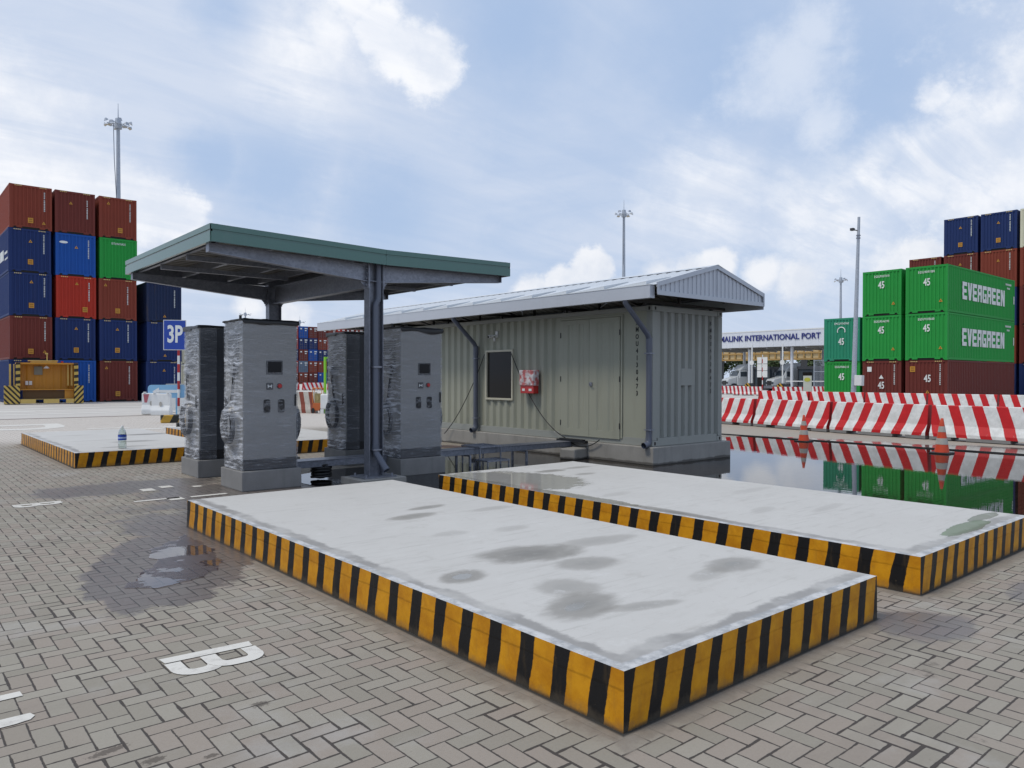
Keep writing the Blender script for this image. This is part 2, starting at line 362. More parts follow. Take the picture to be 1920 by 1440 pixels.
def water_mat(name, tint, ripple=.25, scale=9.0, film=False):
    m, nt, b = newmat(name); nt.nodes.remove(b)
    out = nt.nodes['Material Output']
    P = worldpos(nt)
    h = noisef(nt, mapping(nt, P, (1, .45, 1), rot=(0, 0, R(40))), scale, 3, .5)
    nb = bump(nt, h, ripple, .0016)
    gl = nt.nodes.new('ShaderNodeBsdfGlossy'); gl.inputs['Roughness'].default_value = .012; gl.inputs['Color'].default_value = (.95, .97, 1, 1)
    nt.links.new(nb, gl.inputs['Normal'])
    tr = nt.nodes.new('ShaderNodeBsdfTransparent'); tr.inputs['Color'].default_value = (*tint, 1)
    fr = nt.nodes.new('ShaderNodeFresnel'); fr.inputs['IOR'].default_value = 1.34
    nt.links.new(nb, fr.inputs['Normal'])
    mx = nt.nodes.new('ShaderNodeMixShader')
    fac = fr.outputs[0]
    if film:
        deep = smooth(nt, noisef(nt, P, 2.3, 5, .6), .50, .54)
        nt.links.new(mixf(nt, deep, .32, .015), gl.inputs['Roughness'])
        fac = mnode(nt, 'MULTIPLY', fac, mixf(nt, deep, .75, 1.15), clamp=True)
    nt.links.new(fac, mx.inputs[0]); nt.links.new(tr.outputs[0], mx.inputs[1]); nt.links.new(gl.outputs[0], mx.inputs[2])
    nt.links.new(mx.outputs[0], out.inputs['Surface'])
    return m

def stripe_mat(name, axis, sign, period, phase, duty, slant, ca, cb, jit=.03, worn=.0, rough=.45, line=True, chev=False):
    """painted hazard stripes: s runs along the face, stripes of colour cb on ca"""
    m, nt, b = newmat(name)
    p = objcoord(nt); X = xyz(nt, p); s = X[axis]; z = X[2]
    if sign < 0: s = mnode(nt, 'MULTIPLY', s, -1.0)
    n1 = noisef(nt, p, 4.0, 2, .5); n2 = noisef(nt, p, 30, 3, .6)
    sz = mnode(nt, 'SUBTRACT', s, mnode(nt, 'MULTIPLY', z, slant))
    sz = mnode(nt, 'ADD', sz, mnode(nt, 'MULTIPLY', mnode(nt, 'SUBTRACT', n1, .5), jit * 2))
    sz = mnode(nt, 'ADD', sz, mnode(nt, 'MULTIPLY', mnode(nt, 'SUBTRACT', n2, .5), .012))
    t = mnode(nt, 'FRACT', mnode(nt, 'ADD', mnode(nt, 'DIVIDE', mnode(nt, 'SUBTRACT', sz, phase), period), 100.5))
    dist = mnode(nt, 'MULTIPLY', mnode(nt, 'ABSOLUTE', mnode(nt, 'SUBTRACT', t, .5)), period)
    k = smooth(nt, dist, period * duty / 2 + .003, period * duty / 2 - .003)
    var = noisef(nt, p, 5, 5, .65)
    A = mixc(nt, smooth(nt, var, .3, .7), tuple(c * k_ for c, k_ in zip(ca, (.80, .70, .6) if line else (.86, .86, .85))), tuple(min(1, c * 1.12) for c in ca))
    B = mixc(nt, var, tuple(c * .8 for c in cb), tuple(min(1, c * 1.3) for c in cb))
    c = mixc(nt, k, A, B)
    if worn > 0:
        w = smooth(nt, noisef(nt, p, 14, 6, .7), .60, .72)
        low = smooth(nt, z, .55, .1)
        c = mixc(nt, mnode(nt, 'MULTIPLY', mnode(nt, 'MULTIPLY', w, low), worn), c, (.42, .37, .33))
    if line:
        chip = smooth(nt, noisef(nt, p, 17, 6, .72), .655, .69)
        c = mixc(nt, mnode(nt, 'MULTIPLY', chip, .38), c, (.16, .12, .07))
        rub = smooth(nt, noisef(nt, mapping(nt, p, (1, 1, .22)), 13, 5, .65), .54, .72)
        c = mixc(nt, mnode(nt, 'MULTIPLY', rub, .13), c, (.20, .13, .05))
        spl = smooth(nt, mnode(nt, 'ADD', z, mnode(nt, 'MULTIPLY', mnode(nt, 'SUBTRACT', noisef(nt, p, 9, 6, .7), .5), .16)), .075, .0)
        c = mixc(nt, mnode(nt, 'MULTIPLY', spl, .42), c, (.13, .105, .075))
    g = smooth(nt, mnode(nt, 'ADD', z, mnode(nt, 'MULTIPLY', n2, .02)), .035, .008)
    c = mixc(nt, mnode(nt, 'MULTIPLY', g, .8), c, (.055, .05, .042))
    setin(nt, b, 'Base Color', c); b.inputs['Roughness'].default_value = rough; b.inputs['Specular IOR Level'].default_value = .25
    h = mnode(nt, 'ADD', mnode(nt, 'MULTIPLY', n2, .35), mnode(nt, 'MULTIPLY', var, .6))
    if line:       # lip left by two concrete pours, about two thirds up
        zl = mnode(nt, 'ADD', z, mnode(nt, 'MULTIPLY', mnode(nt, 'SUBTRACT', noisef(nt, p, 3.5, 4, .6), .5), .03))
        h = mnode(nt, 'ADD', h, smooth(nt, zl, .205, .222))
    setin(nt, b, 'Normal', bump(nt, h, .5, .006))
    return m

def slab_top_mat(name, w, l, stains, wets, seed=0.0):
    m, nt, b = newmat(name)
    p = objcoord(nt); x, y, z = xyz(nt, p)
    q = mapping(nt, p, loc=(seed, seed * .7, 0))
    nb = noisef(nt, q, .9, 6, .6); nf = noisef(nt, q, 12, 5, .65); st = noisef(nt, mapping(nt, q, (.9, 3.5, 1), rot=(0, 0, -.5)), 2.6, 6, .65)
    col = mixc(nt, nb, (.475, .462, .435), (.565, .555, .53))
    col = mixc(nt, mnode(nt, 'MULTIPLY', smooth(nt, st, .52, .78), .40), col, (.42, .405, .38))
    nz = mnode(nt, 'MULTIPLY', mnode(nt, 'SUBTRACT', noisef(nt, mapping(nt, q, (1, 2.0, 1), rot=(0, 0, -.2)), 3.2, 7, .68), .5), .95)
    # edge: trowelled pale rim, then a strip where water stands
    rim = None
    ex = mnode(nt, 'MINIMUM', x, y)
    d2 = mnode(nt, 'ADD', ex, mnode(nt, 'MULTIPLY', mnode(nt, 'SUBTRACT', noisef(nt, q, 2.4, 6, .65), .5), .30))
    band = mnode(nt, 'MULTIPLY', smooth(nt, d2, .20, .15), smooth(nt, ex, .045, .075))
    col = mixc(nt, mnode(nt, 'MULTIPLY', band, mixf(nt, smooth(nt, noisef(nt, q, 1.7, 4, .6), .35, .6), .25, .85)), col, (.25, .24, .228))
    rimm = smooth(nt, mnode(nt, 'ADD', ex, mnode(nt, 'MULTIPLY', mnode(nt, 'SUBTRACT', nf, .5), .04)), .085, .06)
    col = mixc(nt, mnode(nt, 'MULTIPLY', rimm, .8), col, mixc(nt, smooth(nt, noisef(nt, q, 7, 6, .7), .38, .62), (.30, .315, .33), (.58, .585, .59)))
    wet = mnode(nt, 'MULTIPLY', band, .25)
    for (cx, cy, rx, ry, rot, amt) in stains:
        k = ell(nt, x, y, cx, cy, rx, ry, rot, nz, 1.25, .70)
        core = ell(nt, x, y, cx, cy, rx * .5, ry * .5, rot, nz, 1.3, .4)
        col = mixc(nt, mnode(nt, 'MULTIPLY', k, amt), col, mixc(nt, core, (.235, .218, .19), (.175, .163, .14)))
        wet = mnode(nt, 'MAXIMUM', wet, mnode(nt, 'MULTIPLY', k, amt * .5))
    for (cx, cy, rx, ry, rot, amt) in wets:
        k = ell(nt, x, y, cx, cy, rx, ry, rot, nz, 1.10, .95)
        col = mixc(nt, mnode(nt, 'MULTIPLY', k, .55), col, (.26, .25, .22)); wet = mnode(nt, 'MAXIMUM', wet, mnode(nt, 'MULTIPLY', k, amt))
    tr1 = noisef(nt, mapping(nt, q, (.6, 7.0, 1), rot=(0, 0, .7)), 2.2, 6, .7)
    col = mixc(nt, mnode(nt, 'MULTIPLY', smooth(nt, tr1, .54, .70), .42), col, (.36, .35, .325))
    ml = noisef(nt, q, 5.5, 6, .7)
    col = mixc(nt, mnode(nt, 'MULTIPLY', smooth(nt, ml, .54, .72), .42), col, (.40, .385, .355))
    col = mixc(nt, mnode(nt, 'MULTIPLY', smooth(nt, ml, .42, .28), .35), col, (.62, .615, .60))
    pin = smooth(nt, noisef(nt, q, 70, 2, .5), .70, .76)
    col = mixc(nt, mnode(nt, 'MULTIPLY', pin, .4), col, (.24, .22, .20))
    sp = smooth(nt, noisef(nt, q, 34, 3, .5), .70, .78)
    col = mixc(nt, mnode(nt, 'MULTIPLY', sp, .35), col, (.36, .34, .31))
    setin(nt, b, 'Base Color', col)
    setin(nt, b, 'Roughness', mixf(nt, wet, .78, .04))
    h = mnode(nt, 'ADD', mnode(nt, 'MULTIPLY', nf, .5), mnode(nt, 'MULTIPLY', st, .8))
    bn = nt.nodes.new('ShaderNodeBump'); nt.links.new(h, bn.inputs['Height']); bn.inputs['Distance'].default_value = .004
    nt.links.new(mixf(nt, wet, .4, .0), bn.inputs['Strength']); nt.links.new(bn.outputs[0], b.inputs['Normal'])
    return m

def concrete(name, col=(.27, .265, .255), wl=0.0):
    m, nt, b = newmat(name)
    p = objcoord(nt); P = worldpos(nt); z = xyz(nt, P)[2]
    n = noisef(nt, p, 2.2, 6, .62); f = noisef(nt, p, 22, 4, .65); s = noisef(nt, mapping(nt, p, (1, 1, .15)), 6, 5, .6)
    c = mixc(nt, n, tuple(v * .72 for v in col), tuple(v * 1.22 for v in col))
    c = mixc(nt, mnode(nt, 'MULTIPLY', smooth(nt, s, .5, .75), .35), c, tuple(v * .55 for v in col))
    c = mixc(nt, mnode(nt, 'MULTIPLY', smooth(nt, f, .62, .72), .35), c, tuple(v * .6 for v in col))
    if wl > 0:
        t = mnode(nt, 'ADD', z, mnode(nt, 'MULTIPLY', mnode(nt, 'SUBTRACT', n, .5), .10))
        c = mixc(nt, smooth(nt, t, wl + .02, wl - .01, 0, .72), c, (.045, .04, .033))      # tide mark
    setin(nt, b, 'Base Color', c); b.inputs['Roughness'].default_value = .85
    setin(nt, b, 'Normal', bump(nt, mnode(nt, 'ADD', f, n), .35, .006))
    return m

def galv(name, col=(.34, .36, .40), metal=.75, rough=.42):
    m, nt, b = newmat(name)
    p = objcoord(nt)
    v = nt.nodes.new('ShaderNodeTexVoronoi'); v.inputs['Scale'].default_value = 28; nt.links.new(p, v.inputs['Vector'])
    n = noisef(nt, p, 3, 5, .6)
    sp = xyz(nt, v.outputs['Color'])[0]
    c = mixc(nt, sp, tuple(k * .86 for k in col), tuple(min(1, k * 1.14) for k in col))
    c = mixc(nt, mnode(nt, 'MULTIPLY', smooth(nt, n, .5, .75), .4), c, tuple(k * .7 for k in col))
    setin(nt, b, 'Base Color', c); b.inputs['Metallic'].default_value = metal
    setin(nt, b, 'Roughness', mixf(nt, n, rough - .1, rough + .15))
    return m

M = {}
YEL = (.60, .275, .010); BLK = (.010, .010, .011); WHT = (.70, .71, .70); RED = (.50, .018, .022)
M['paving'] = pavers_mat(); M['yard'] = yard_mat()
M['pool'] = water_mat('standing_water', (.30, .27, .24), .32, 7)
M['puddle'] = water_mat('puddle_water', (.74, .69, .72), .15, 14, True)
M['stripe_x'] = stripe_mat('hazard_stripes_long', 1, -1, .288, -.196, .41, .17, YEL, BLK, .018)
M['stripe_y'] = stripe_mat('hazard_stripes_short', 0, 1, .257, -.02, .41, .19, YEL, BLK, .018)
M['barrier'] = stripe_mat('red_white_right', 1, -1, .62, .0, .46, .34, WHT, RED, .012, .7, .5, False)
M['barrier_back'] = stripe_mat('red_white_left', 1, -1, .62, .0, .46, -.34, WHT, RED, .012, .5, .5, False)
M['barrier_small'] = stripe_mat('red_white_narrow', 1, -1, .42, .0, .5, -.2, WHT, (.40, .02, .03), .008, .2, .5, False)
M['barrier_end'] = paint('red_barrier_end', (.42, .02, .022), .5, dirt=.3)
M['kerb_stripe'] = stripe_mat('worn_kerb_stripes', 0, 1, .62, .1, .45, .5, (.50, .30, .05), (.03, .03, .025), .02, .6, .6, False)
M['plinth'] = concrete('grey_concrete_plinth', (.235, .232, .228)); M['plinth_wet'] = concrete('office_plinth_concrete', (.30, .29, .27), .05)
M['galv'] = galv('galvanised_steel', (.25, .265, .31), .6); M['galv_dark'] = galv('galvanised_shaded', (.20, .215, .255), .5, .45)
M['pipe'] = paint('blue_grey_pvc_pipe', (.095, .108, .145), .35, var=.08, vscale=1.5)
M['fascia'] = paint('green_metal_fascia', (.042, .130, .105), .16, spec=.9, var=.10, vscale=1.2, dirt=.12, dirtcol=(.14, .2, .18), streak=True)
M['fascia_side'] = M['fascia']
M['roof_sheet'] = paint('zinc_roof_sheet', (.46, .48, .50), .32, .55, .06, 1.0)
M['sheet_under'] = paint('shaded_sheet_underside', (.17, .16, .145), .5, .2, .15, 1.0)  # shade below the roofs is put into this brown-grey
M['roof_grey'] = paint('grey_coated_roof', (.60, .63, .66), .38, .0, .05, 1.0, dirt=.10, dirtcol=(.3, .3, .3))
M['eave'] = paint('grey_eave_sheet', (.50, .53, .585), .38, .1, .05, 1.2, dirt=.15, dirtcol=(.25, .25, .25), streak=True)
M['office'] = paint('sage_green_container_paint', (.325, .333, .268), .5, var=.07, vscale=1.4, dirt=.22, dirtcol=(.16, .15, .12), streak=True)
M['office_end'] = paint('grey_container_end_paint', (.29, .302, .28), .5, var=.07, vscale=1.4, dirt=.22, dirtcol=(.17, .165, .14), streak=True)
M['cream_frame'] = paint('cream_window_frame', (.50, .48, .38), .5)
M['black_letter'] = paint('black_stencil', (.012, .012, .013), .5)
M['white_letter'] = paint('white_stencil', (.74, .76, .75), .55)
M['dark'] = paint('dark_gap', (.012, .011, .010), .8)
M['steel_dark'] = paint('dark_steel', (.05, .05, .052), .5, .4)
M['rubber'] = paint('black_rubber', (.012, .012, .013), .55)
def glass(name, col=(.012, .014, .017), rough=.06):
    m, nt, b = newmat(name); b.inputs['Base Color'].default_value = (*col, 1); b.inputs['Roughness'].default_value = rough; b.inputs['Specular IOR Level'].default_value = .22
    return m
M['glass'] = glass('dark_window_glass', (.010, .009, .009), .10); M['screen'] = glass('dark_screen', (.006, .006, .008), .12)
M['blue_glass'] = glass('blue_grey_glazing', (.05, .065, .08), .1)
M['cabinet'] = paint('grey_powder_coat', (.215, .215, .21), .42, var=.06, vscale=1.0)
M['cabinet_dark'] = paint('dark_grey_powder_coat', (.040, .045, .055), .40, var=.06, vscale=1.0)
M['black_plastic'] = paint('black_plastic', (.010, .010, .012), .4)
M['red_plastic'] = paint('red_plastic', (.45, .02, .02), .35)
M['white_plastic'] = paint('white_plastic', (.72, .73, .72), .4, dirt=.2, dirtcol=(.4, .36, .32))
M['orange'] = paint('orange_cone', (.62, .062, .018), .5, var=.12, dirt=.2)
M['reflective'] = paint('grey_reflective_band', (.42, .40, .36), .45, var=.2, vscale=9)
M['sign_blue'] = paint('sign_blue', (.012, .055, .36), .4, var=.04)
M['sky_blue'] = paint('faded_blue_plastic', (.22, .44, .66), .45)
M['amber'] = paint('amber_sticker', (.55, .26, .02), .5)
M['yellow'] = paint('yellow_machine_paint', (.50, .215, .012), .5, var=.10, vscale=1.2, dirt=.35, dirtcol=(.20, .09, .02), streak=True)
M['yellow_pale'] = paint('pale_yellow_trim', (.60, .42, .12), .55, dirt=.3)
M['lime'] = paint('lime_green_post', (.22, .56, .02), .45)
M['mast'] = galv('mast_steel', (.40, .44, .50), .3, .5)
M['lamp_face'] = paint('pale_lamp_face', (.55, .50, .40), .4)
M['wood'] = paint('weathered_plywood', (.33, .20, .14), .75, var=.2, vscale=6, dirt=.3)
M['white_wall'] = paint('white_cladding', (.66, .69, .74), .45, var=.04)
M['navy_letter'] = paint('navy_letters', (.022, .030, .19), .45)
M['booth'] = paint('dark_booth_frame', (.045, .048, .055), .5)
M['truck_white'] = paint('white_truck_paint', (.52, .55, .57), .3, var=.05, dirt=.2)
M['leaf'] = paint('tree_foliage', (.055, .085, .028), .7, var=.5, vscale=1.5)
M['trunk'] = paint('tree_trunk', (.09, .065, .045), .9)
M['ochre'] = paint('ochre_lattice', (.36, .22, .07), .6, var=.25)
M['road_paint'] = None

def cpaint(name, col, rust=.12): return paint(name, col, .62, 0, .10, .8, dirt=rust, dirtcol=(.07, .05, .04), streak=True, spec=.22)
CM = {'brown': cpaint('brown_container', (.215, .046, .028)), 'maroon': cpaint('maroon_container', (.150, .034, .027)), 'rust': cpaint('rust_container', (.26, .056, .03)),
      'navy': cpaint('navy_container', (.016, .034, .125)), 'midnight': cpaint('rusty_midnight_container', (.016, .028, .075), .75), 'blue': cpaint('bright_blue_container', (.014, .082, .34)),
      'red': cpaint('red_container', (.40, .035, .020)), 'green': cpaint('green_container', (.022, .29, .052)), 'leafgreen': cpaint('leaf_green_container', (.024, .31, .058)),
      'teal': cpaint('teal_container', (.028, .26, .15), .2), 'cream': cpaint('cream_container', (.62, .59, .46)), 'slate': cpaint('slate_blue_container', (.12, .17, .24))}

# ------------------------------------------------------------------ ground
g = MB(); g.add([(-900, -900, -.02), (900, -900, -.02), (900, 900, -.02), (-900, 900, -.02)], [(0, 1, 2, 3)])
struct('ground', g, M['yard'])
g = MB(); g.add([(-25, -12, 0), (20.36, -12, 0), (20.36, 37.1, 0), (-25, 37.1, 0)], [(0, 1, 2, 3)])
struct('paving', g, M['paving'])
g = MB(); g.box(-25, 37.1, -.02, 45, 37.42, .004)
tag(struct('drain_channel', g, paint('rusty_drain', (.085, .045, .032), .7, var=.5, vscale=2.0)))
g = MB(); g.box(20.36, -12, -.02, 20.46, 37.1, .02); g.box(20.40, -12, .02, 20.43, 37.1, .035)
struct('drain_channel', g, M['rubber'])

def outline_sheet(name, pts, z, mat, amp=.12, step=.15, seed=0, label=None):
    """flat sheet with a wandering, natural outline"""
    out = []
    n = len(pts)
    for i in range(n):
        a = Vector((*pts[i], 0)); b2 = Vector((*pts[(i + 1) % n], 0)); k = max(1, int((b2 - a).length / step))
        for q in range(k):
            p = a.lerp(b2, q / k)
            nn = noise.noise_vector(Vector((p.x * 1.6 + seed, p.y * 1.6, 0))) * amp + noise.noise_vector(Vector((p.x * 6 + seed, p.y * 6, 3))) * amp * .45 + noise.noise_vector(Vector((p.x * 17 + seed, p.y * 17, 8))) * amp * .22
            out.append((p.x + nn.x, p.y + nn.y, z))
    bm = bmesh.new(); vs = [bm.verts.new(p) for p in out]; bm.faces.new(vs)
    bmesh.ops.triangulate(bm, faces=bm.faces)
    bmesh.ops.recalc_face_normals(bm, faces=bm.faces)
    me = bpy.data.meshes.new(name); bm.to_mesh(me); bm.free(); me.materials.append(mat)
    for p in me.polygons:
        if p.normal.z < 0: p.flip()
    o = bpy.data.objects.new(name, me); C.objects.link(o)
    return tag(o, None, None, None, 'structure')
outline_sheet('water', [(5.45, 9.9), (9.3, 9.55), (9.62, 9.2), (9.66, 4.5), (9.75, 3.1), (10.6, 2.6), (12.0, 1.2), (15, 0.2), (18, -1.5), (20.33, -3), (20.33, 13.0), (18.0, 13.3), (16.6, 14.2), (15.2, 16.0), (12.0, 15.9), (11.3, 14.2), (9.2, 13.9), (8.6, 13.2), (6.6, 13.3), (5.6, 12.7)], .006, M['pool'], .10, .2, 1)
outline_sheet('puddle', [(2.72, 8.9), (2.45, 8.6), (2.15, 8.1), (1.9, 7.6), (1.75, 7.0), (1.72, 6.85), (1.95, 6.75), (2.25, 6.85), (2.5, 7.2), (2.66, 7.6), (2.72, 8.2)], .005, M['puddle'], .17, .03, 7)
outline_sheet('puddle', [(5.55, 1.28), (6.0, 1.22), (6.3, 1.05), (6.2, .82), (5.7, .95), (5.4, 1.12)], .005, M['puddle'], .09, .05, 9)

# painted markings on the ground
def paint_mark(name, worn=.5):
    m, nt, b = newmat(name)
    p = worldpos(nt); n = noisef(nt, p, 9, 6, .7)
    setin(nt, b, 'Base Color', mixc(nt, mnode(nt, 'MULTIPLY', smooth(nt, n, .50, .70), worn), (.64, .62, .57), (.33, .31, .285))); b.inputs['Roughness'].default_value = .8
    setin(nt, b, 'Normal', bump(nt, noisef(nt, p, 60, 3, .6), .3, .003))
    return m
M['road_paint'] = paint_mark('worn_white_road_paint')
M['road_paint_far'] = paint_mark('white_road_paint', .3)
def ground_text(txt, x, y, length, width, right, up, bold=.03, z=.005):
    me = text_mesh(txt, 1.0, bold, 1.0, 0.0)
    xs = [v.co.x for v in me.vertices]; ys = [v.co.y for v in me.vertices]
    for v in me.vertices:
        v.co.x = (v.co.x - (max(xs) + min(xs)) / 2) / (max(xs) - min(xs)) * width
        v.co.y = (v.co.y - (max(ys) + min(ys)) / 2) / (max(ys) - min(ys)) * length
    o = place_text('painted_marking', me, M['road_paint'], (x, y, z), right, up)
    return tag(o, None, None, None, 'structure')
def letter_b(cx, cy, L, Wd, rot=0.0):
    """stencilled B: spine, a thin stencil bridge, two bowls; L along +X, width towards -Y"""
    g = MB(); st = .095 * L / .56
    def P(r, u, z): return (cx + (u - L / 2) * math.cos(rot) - (Wd / 2 - r) * math.sin(rot) * -1 * 0 + rot * 0, cy + Wd / 2 - r + (u - L / 2) * math.sin(rot), z)
    g.add([P(0, 0, .005), P(st, .01, .005), P(st, L - .01, .005), P(0, L, .005)], [(0, 1, 2, 3)])
    for (u0, u1, w, z) in ((0, L * .545, Wd, .005), (L * .545 - st, L, Wd * .96, .0062)):
        rc = min((u1 - u0) / 2, .135 * L / .56); ri = max(.012, rc - st)
        def ring(r, o):
            pts = [(st + .016, u0 + o)]
            for c_u, t0 in ((u0 + o + r, 0), (u1 - o - r, 90)):
                for k in range(7):
                    t = R(t0 + 15 * k); pts.append((w - o - r + r * math.sin(t), c_u - r * math.cos(t)))
            return pts + [(st + .016, u1 - o)]
        path, ipath = ring(rc, 0), ring(ri, st)
        for k in range(len(path) - 1):
            g.add([P(*path[k], z), P(*path[k + 1], z), P(*ipath[k + 1], z), P(*ipath[k], z)], [(0, 1, 2, 3)])
    return tag(g.build('painted_marking', M['road_paint']), None, None, None, 'structure')
letter_b(1.66, 4.845, .56, .385, -.06)
letter_b(1.78, 12.27, .60, .30, .05)
def bar(x0, y0, x1, y1, z=.005, mat='road_paint'):
    g = MB(); g.add([(x0, y0, z), (x1, y0, z), (x1, y1, z), (x0, y1, z)], [(0, 1, 2, 3)]); return struct('painted_marking', g, M[mat])
g = MB()          # the tail of a letter cut by the picture's left edge: two stems and a rounded foot
g.add([(.10, 4.96, .005), (.645, 4.97, .005), (.64, 5.05, .005), (.10, 5.06, .005)], [(0, 1, 2, 3)])
g.add([(.10, 4.58, .005), (.56, 4.585, .005), (.63, 4.60, .005), (.655, 4.64, .005), (.64, 4.69, .005), (.10, 4.70, .005)], [(0, 1, 2, 3, 4, 5)])
struct('painted_marking', g, M['road_paint'])
for a in ((2.86, 11.62, 3.48, 11.72), (3.30, 11.46, 3.50, 11.72), (3.62, 11.56, 4.15, 11.67), (3.23, 12.62, 3.42, 12.90), (3.55, 12.82, 3.74, 13.05), (3.98, 12.6, 4.12, 12.75)): bar(*a)
# letters and bars out in the yard
ground_text('D', 3.9, 31.2, 3.0, 3.4, (0, -1, 0), (1, 0, 0), .03)
for a in ((4.3, 27.4, 4.7, 28.2), (4.9, 27.2, 5.3, 28.0), (5.6, 28.6, 6.9, 29.0), (6.9, 27.4, 7.7, 27.9), (7.8, 28.0, 8.6, 28.5), (8.3, 25.9, 9.0, 26.3), (4.4, 25.6, 5.2, 25.9)): bar(*a)
for a in ((-2, 41.6, 9.6, 42.5), (-2, 45.0, 6.5, 45.6), (1.5, 45.6, 9.4, 46.4), (6.5, 48.6, 13, 49.5), (8.0, 52.5, 14, 53.0), (-4, 50.5, 3.5, 51.2)): bar(*a, z=-.014, mat='road_paint_far')

# ------------------------------------------------------------------ concrete islands
def island(x0, y0, w, l, h, rot, top_mat, label, sx=M['stripe_x'], sy=M['stripe_y']):
    g = MB()
    # sides subdivided and very slightly wandering, top as a sheet
    nx, ny = max(2, int(w / .25)), max(2, int(l / .25))
    def wob(x, y, z): return (x + .008 * noise.noise(Vector((y * 1.7, z * 4, x0))), y + .008 * noise.noise(Vector((x * 1.7, z * 4, y0 + 5))), z)
    zs = (0, .2, h)
    def strip(P, n, mi):
        for a in range(n):
            for q in range(2):
                A, B2 = P(a / n), P((a + 1) / n)
                vs = [wob(A[0], A[1], zs[q]), wob(B2[0], B2[1], zs[q]), wob(B2[0], B2[1], zs[q + 1]), wob(A[0], A[1], zs[q + 1])]
                g.add(vs, [(0, 1, 2, 3)], mi)
    strip(lambda t: (0, l - l * t), ny, 0); strip(lambda t: (w * t, 0), nx, 1); strip(lambda t: (w, l * t), ny, 0); strip(lambda t: (w - w * t, l), nx, 1)
    ring = [wob(0, l - l * a / ny, h) for a in range(ny)] + [wob(w * a / nx, 0, h) for a in range(nx)] + [wob(w, l * a / ny, h) for a in range(ny)] + [wob(w - w * a / nx, l, h) for a in range(nx)]
    g.add(ring, [tuple(range(len(ring)))], 2)
    o = g.build('concrete_island', [sx, sy, top_mat], loc=(x0, y0, 0), rotz=rot)
    me = o.data; bm = bmesh.new(); bm.from_mesh(me); bmesh.ops.remove_doubles(bm, verts=bm.verts, dist=.0005); bmesh.ops.recalc_face_normals(bm, faces=bm.faces); bm.to_mesh(me); bm.free()
    return tag(o, label, 'concrete island', 'striped concrete islands')
def loc1(L): return [(a - 2.872, b - 2.515, c, d2, e, f) for a, b, c, d2, e, f in L]
def loc2(L): return [(a - 6.58, b - 2.555, c, d2, e, f) for a, b, c, d2, e, f in L]
st1 = loc1([(4.2, 4.70, .46, .27, -.25, .85), (4.98, 4.68, .42, .15, -.1, .42), (4.33, 4.17, .28, .19, -.2, .6), (3.33, 4.48, .20, .15, .2, .75), (3.50, 3.42, .33, .20, .3, .75), (3.72, 3.78, .22, .22, 0, .5),
            (3.78, 3.16, .30, .08, -.3, .5), (5.18, 3.40, .30, .17, .1, .65), (4.80, 3.36, .26, .10, .2, .35), (4.36, 6.76, .30, .13, .1, .65), (4.80, 7.12, .26, .09, .1, .65), (4.15, 5.78, .20, .10, 0, .25), (4.75, 5.6, .2, .1, 0, .25), (5.3, 6.6, .3, .1, 0, .3)])
st2 = loc2([(8.2, 8.65, .32, .12, 0, .7), (8.35, 8.05, .2, .1, 0, .5), (8.85, 8.7, .3, .1, 0, .5), (6.72, 5.2, .10, .7, 0, .7), (7.6, 4.6, .25, .1, .2, .25), (8.3, 4.2, .4, .08, .1, .22), (7.2, 6.4, .3, .1, .1, .2), (8.8, 5.5, .4, .1, 0, .2)])
wt2 = loc2([(7.0, 8.25, .90, 1.1, .35, 1.0), (6.68, 6.6, .14, 1.0, .03, 1.0), (8.25, 2.76, .62, .11, .02, 1.0), (9.0, 2.85, .4, .08, 0, .9)])
wt1 = loc1([(3.33, 4.48, .09, .06, .2, .95), (3.44, 3.42, .10, .05, .3, .9), (5.2, 3.42, .07, .04, 0, .6)])
island(2.872, 2.515, 2.826, 6.84, .316, 0, slab_top_mat('island_top_near', 2.826, 6.84, st1, wt1), 'pale concrete island nearest the camera, yellow and black striped sides, grey water stains on top')
island(6.58, 2.555, 2.87, 6.84, .316, R(.4), slab_top_mat('island_top_beside', 2.87, 6.84, st2, wt2, 3), 'striped concrete island between the nearest island and the flooded ground, wet patch on its corner')
st3 = [(1.1, .9, .5, .12, 0, .7), (1.6, 2.2, .5, .2, 0, .7), (2.4, 4.3, .5, .25, 0, .85), (1.0, 3.0, .6, .1, 0, .3), (.9, 5, .5, .12, 0, .3)]
island(3.02, 16.62, 2.85, 6.8, .30, 0, slab_top_mat('island_top_bottle', 2.85, 6.8, st3, [], 8), 'striped concrete island with a plastic bottle standing on it, behind the left chargers')
island(6.6, 16.62, 2.85, 6.8, .30, 0, slab_top_mat('island_top_rear', 2.85, 6.8, st3, [], 13), 'striped concrete island seen only in slivers between the wrapped chargers')

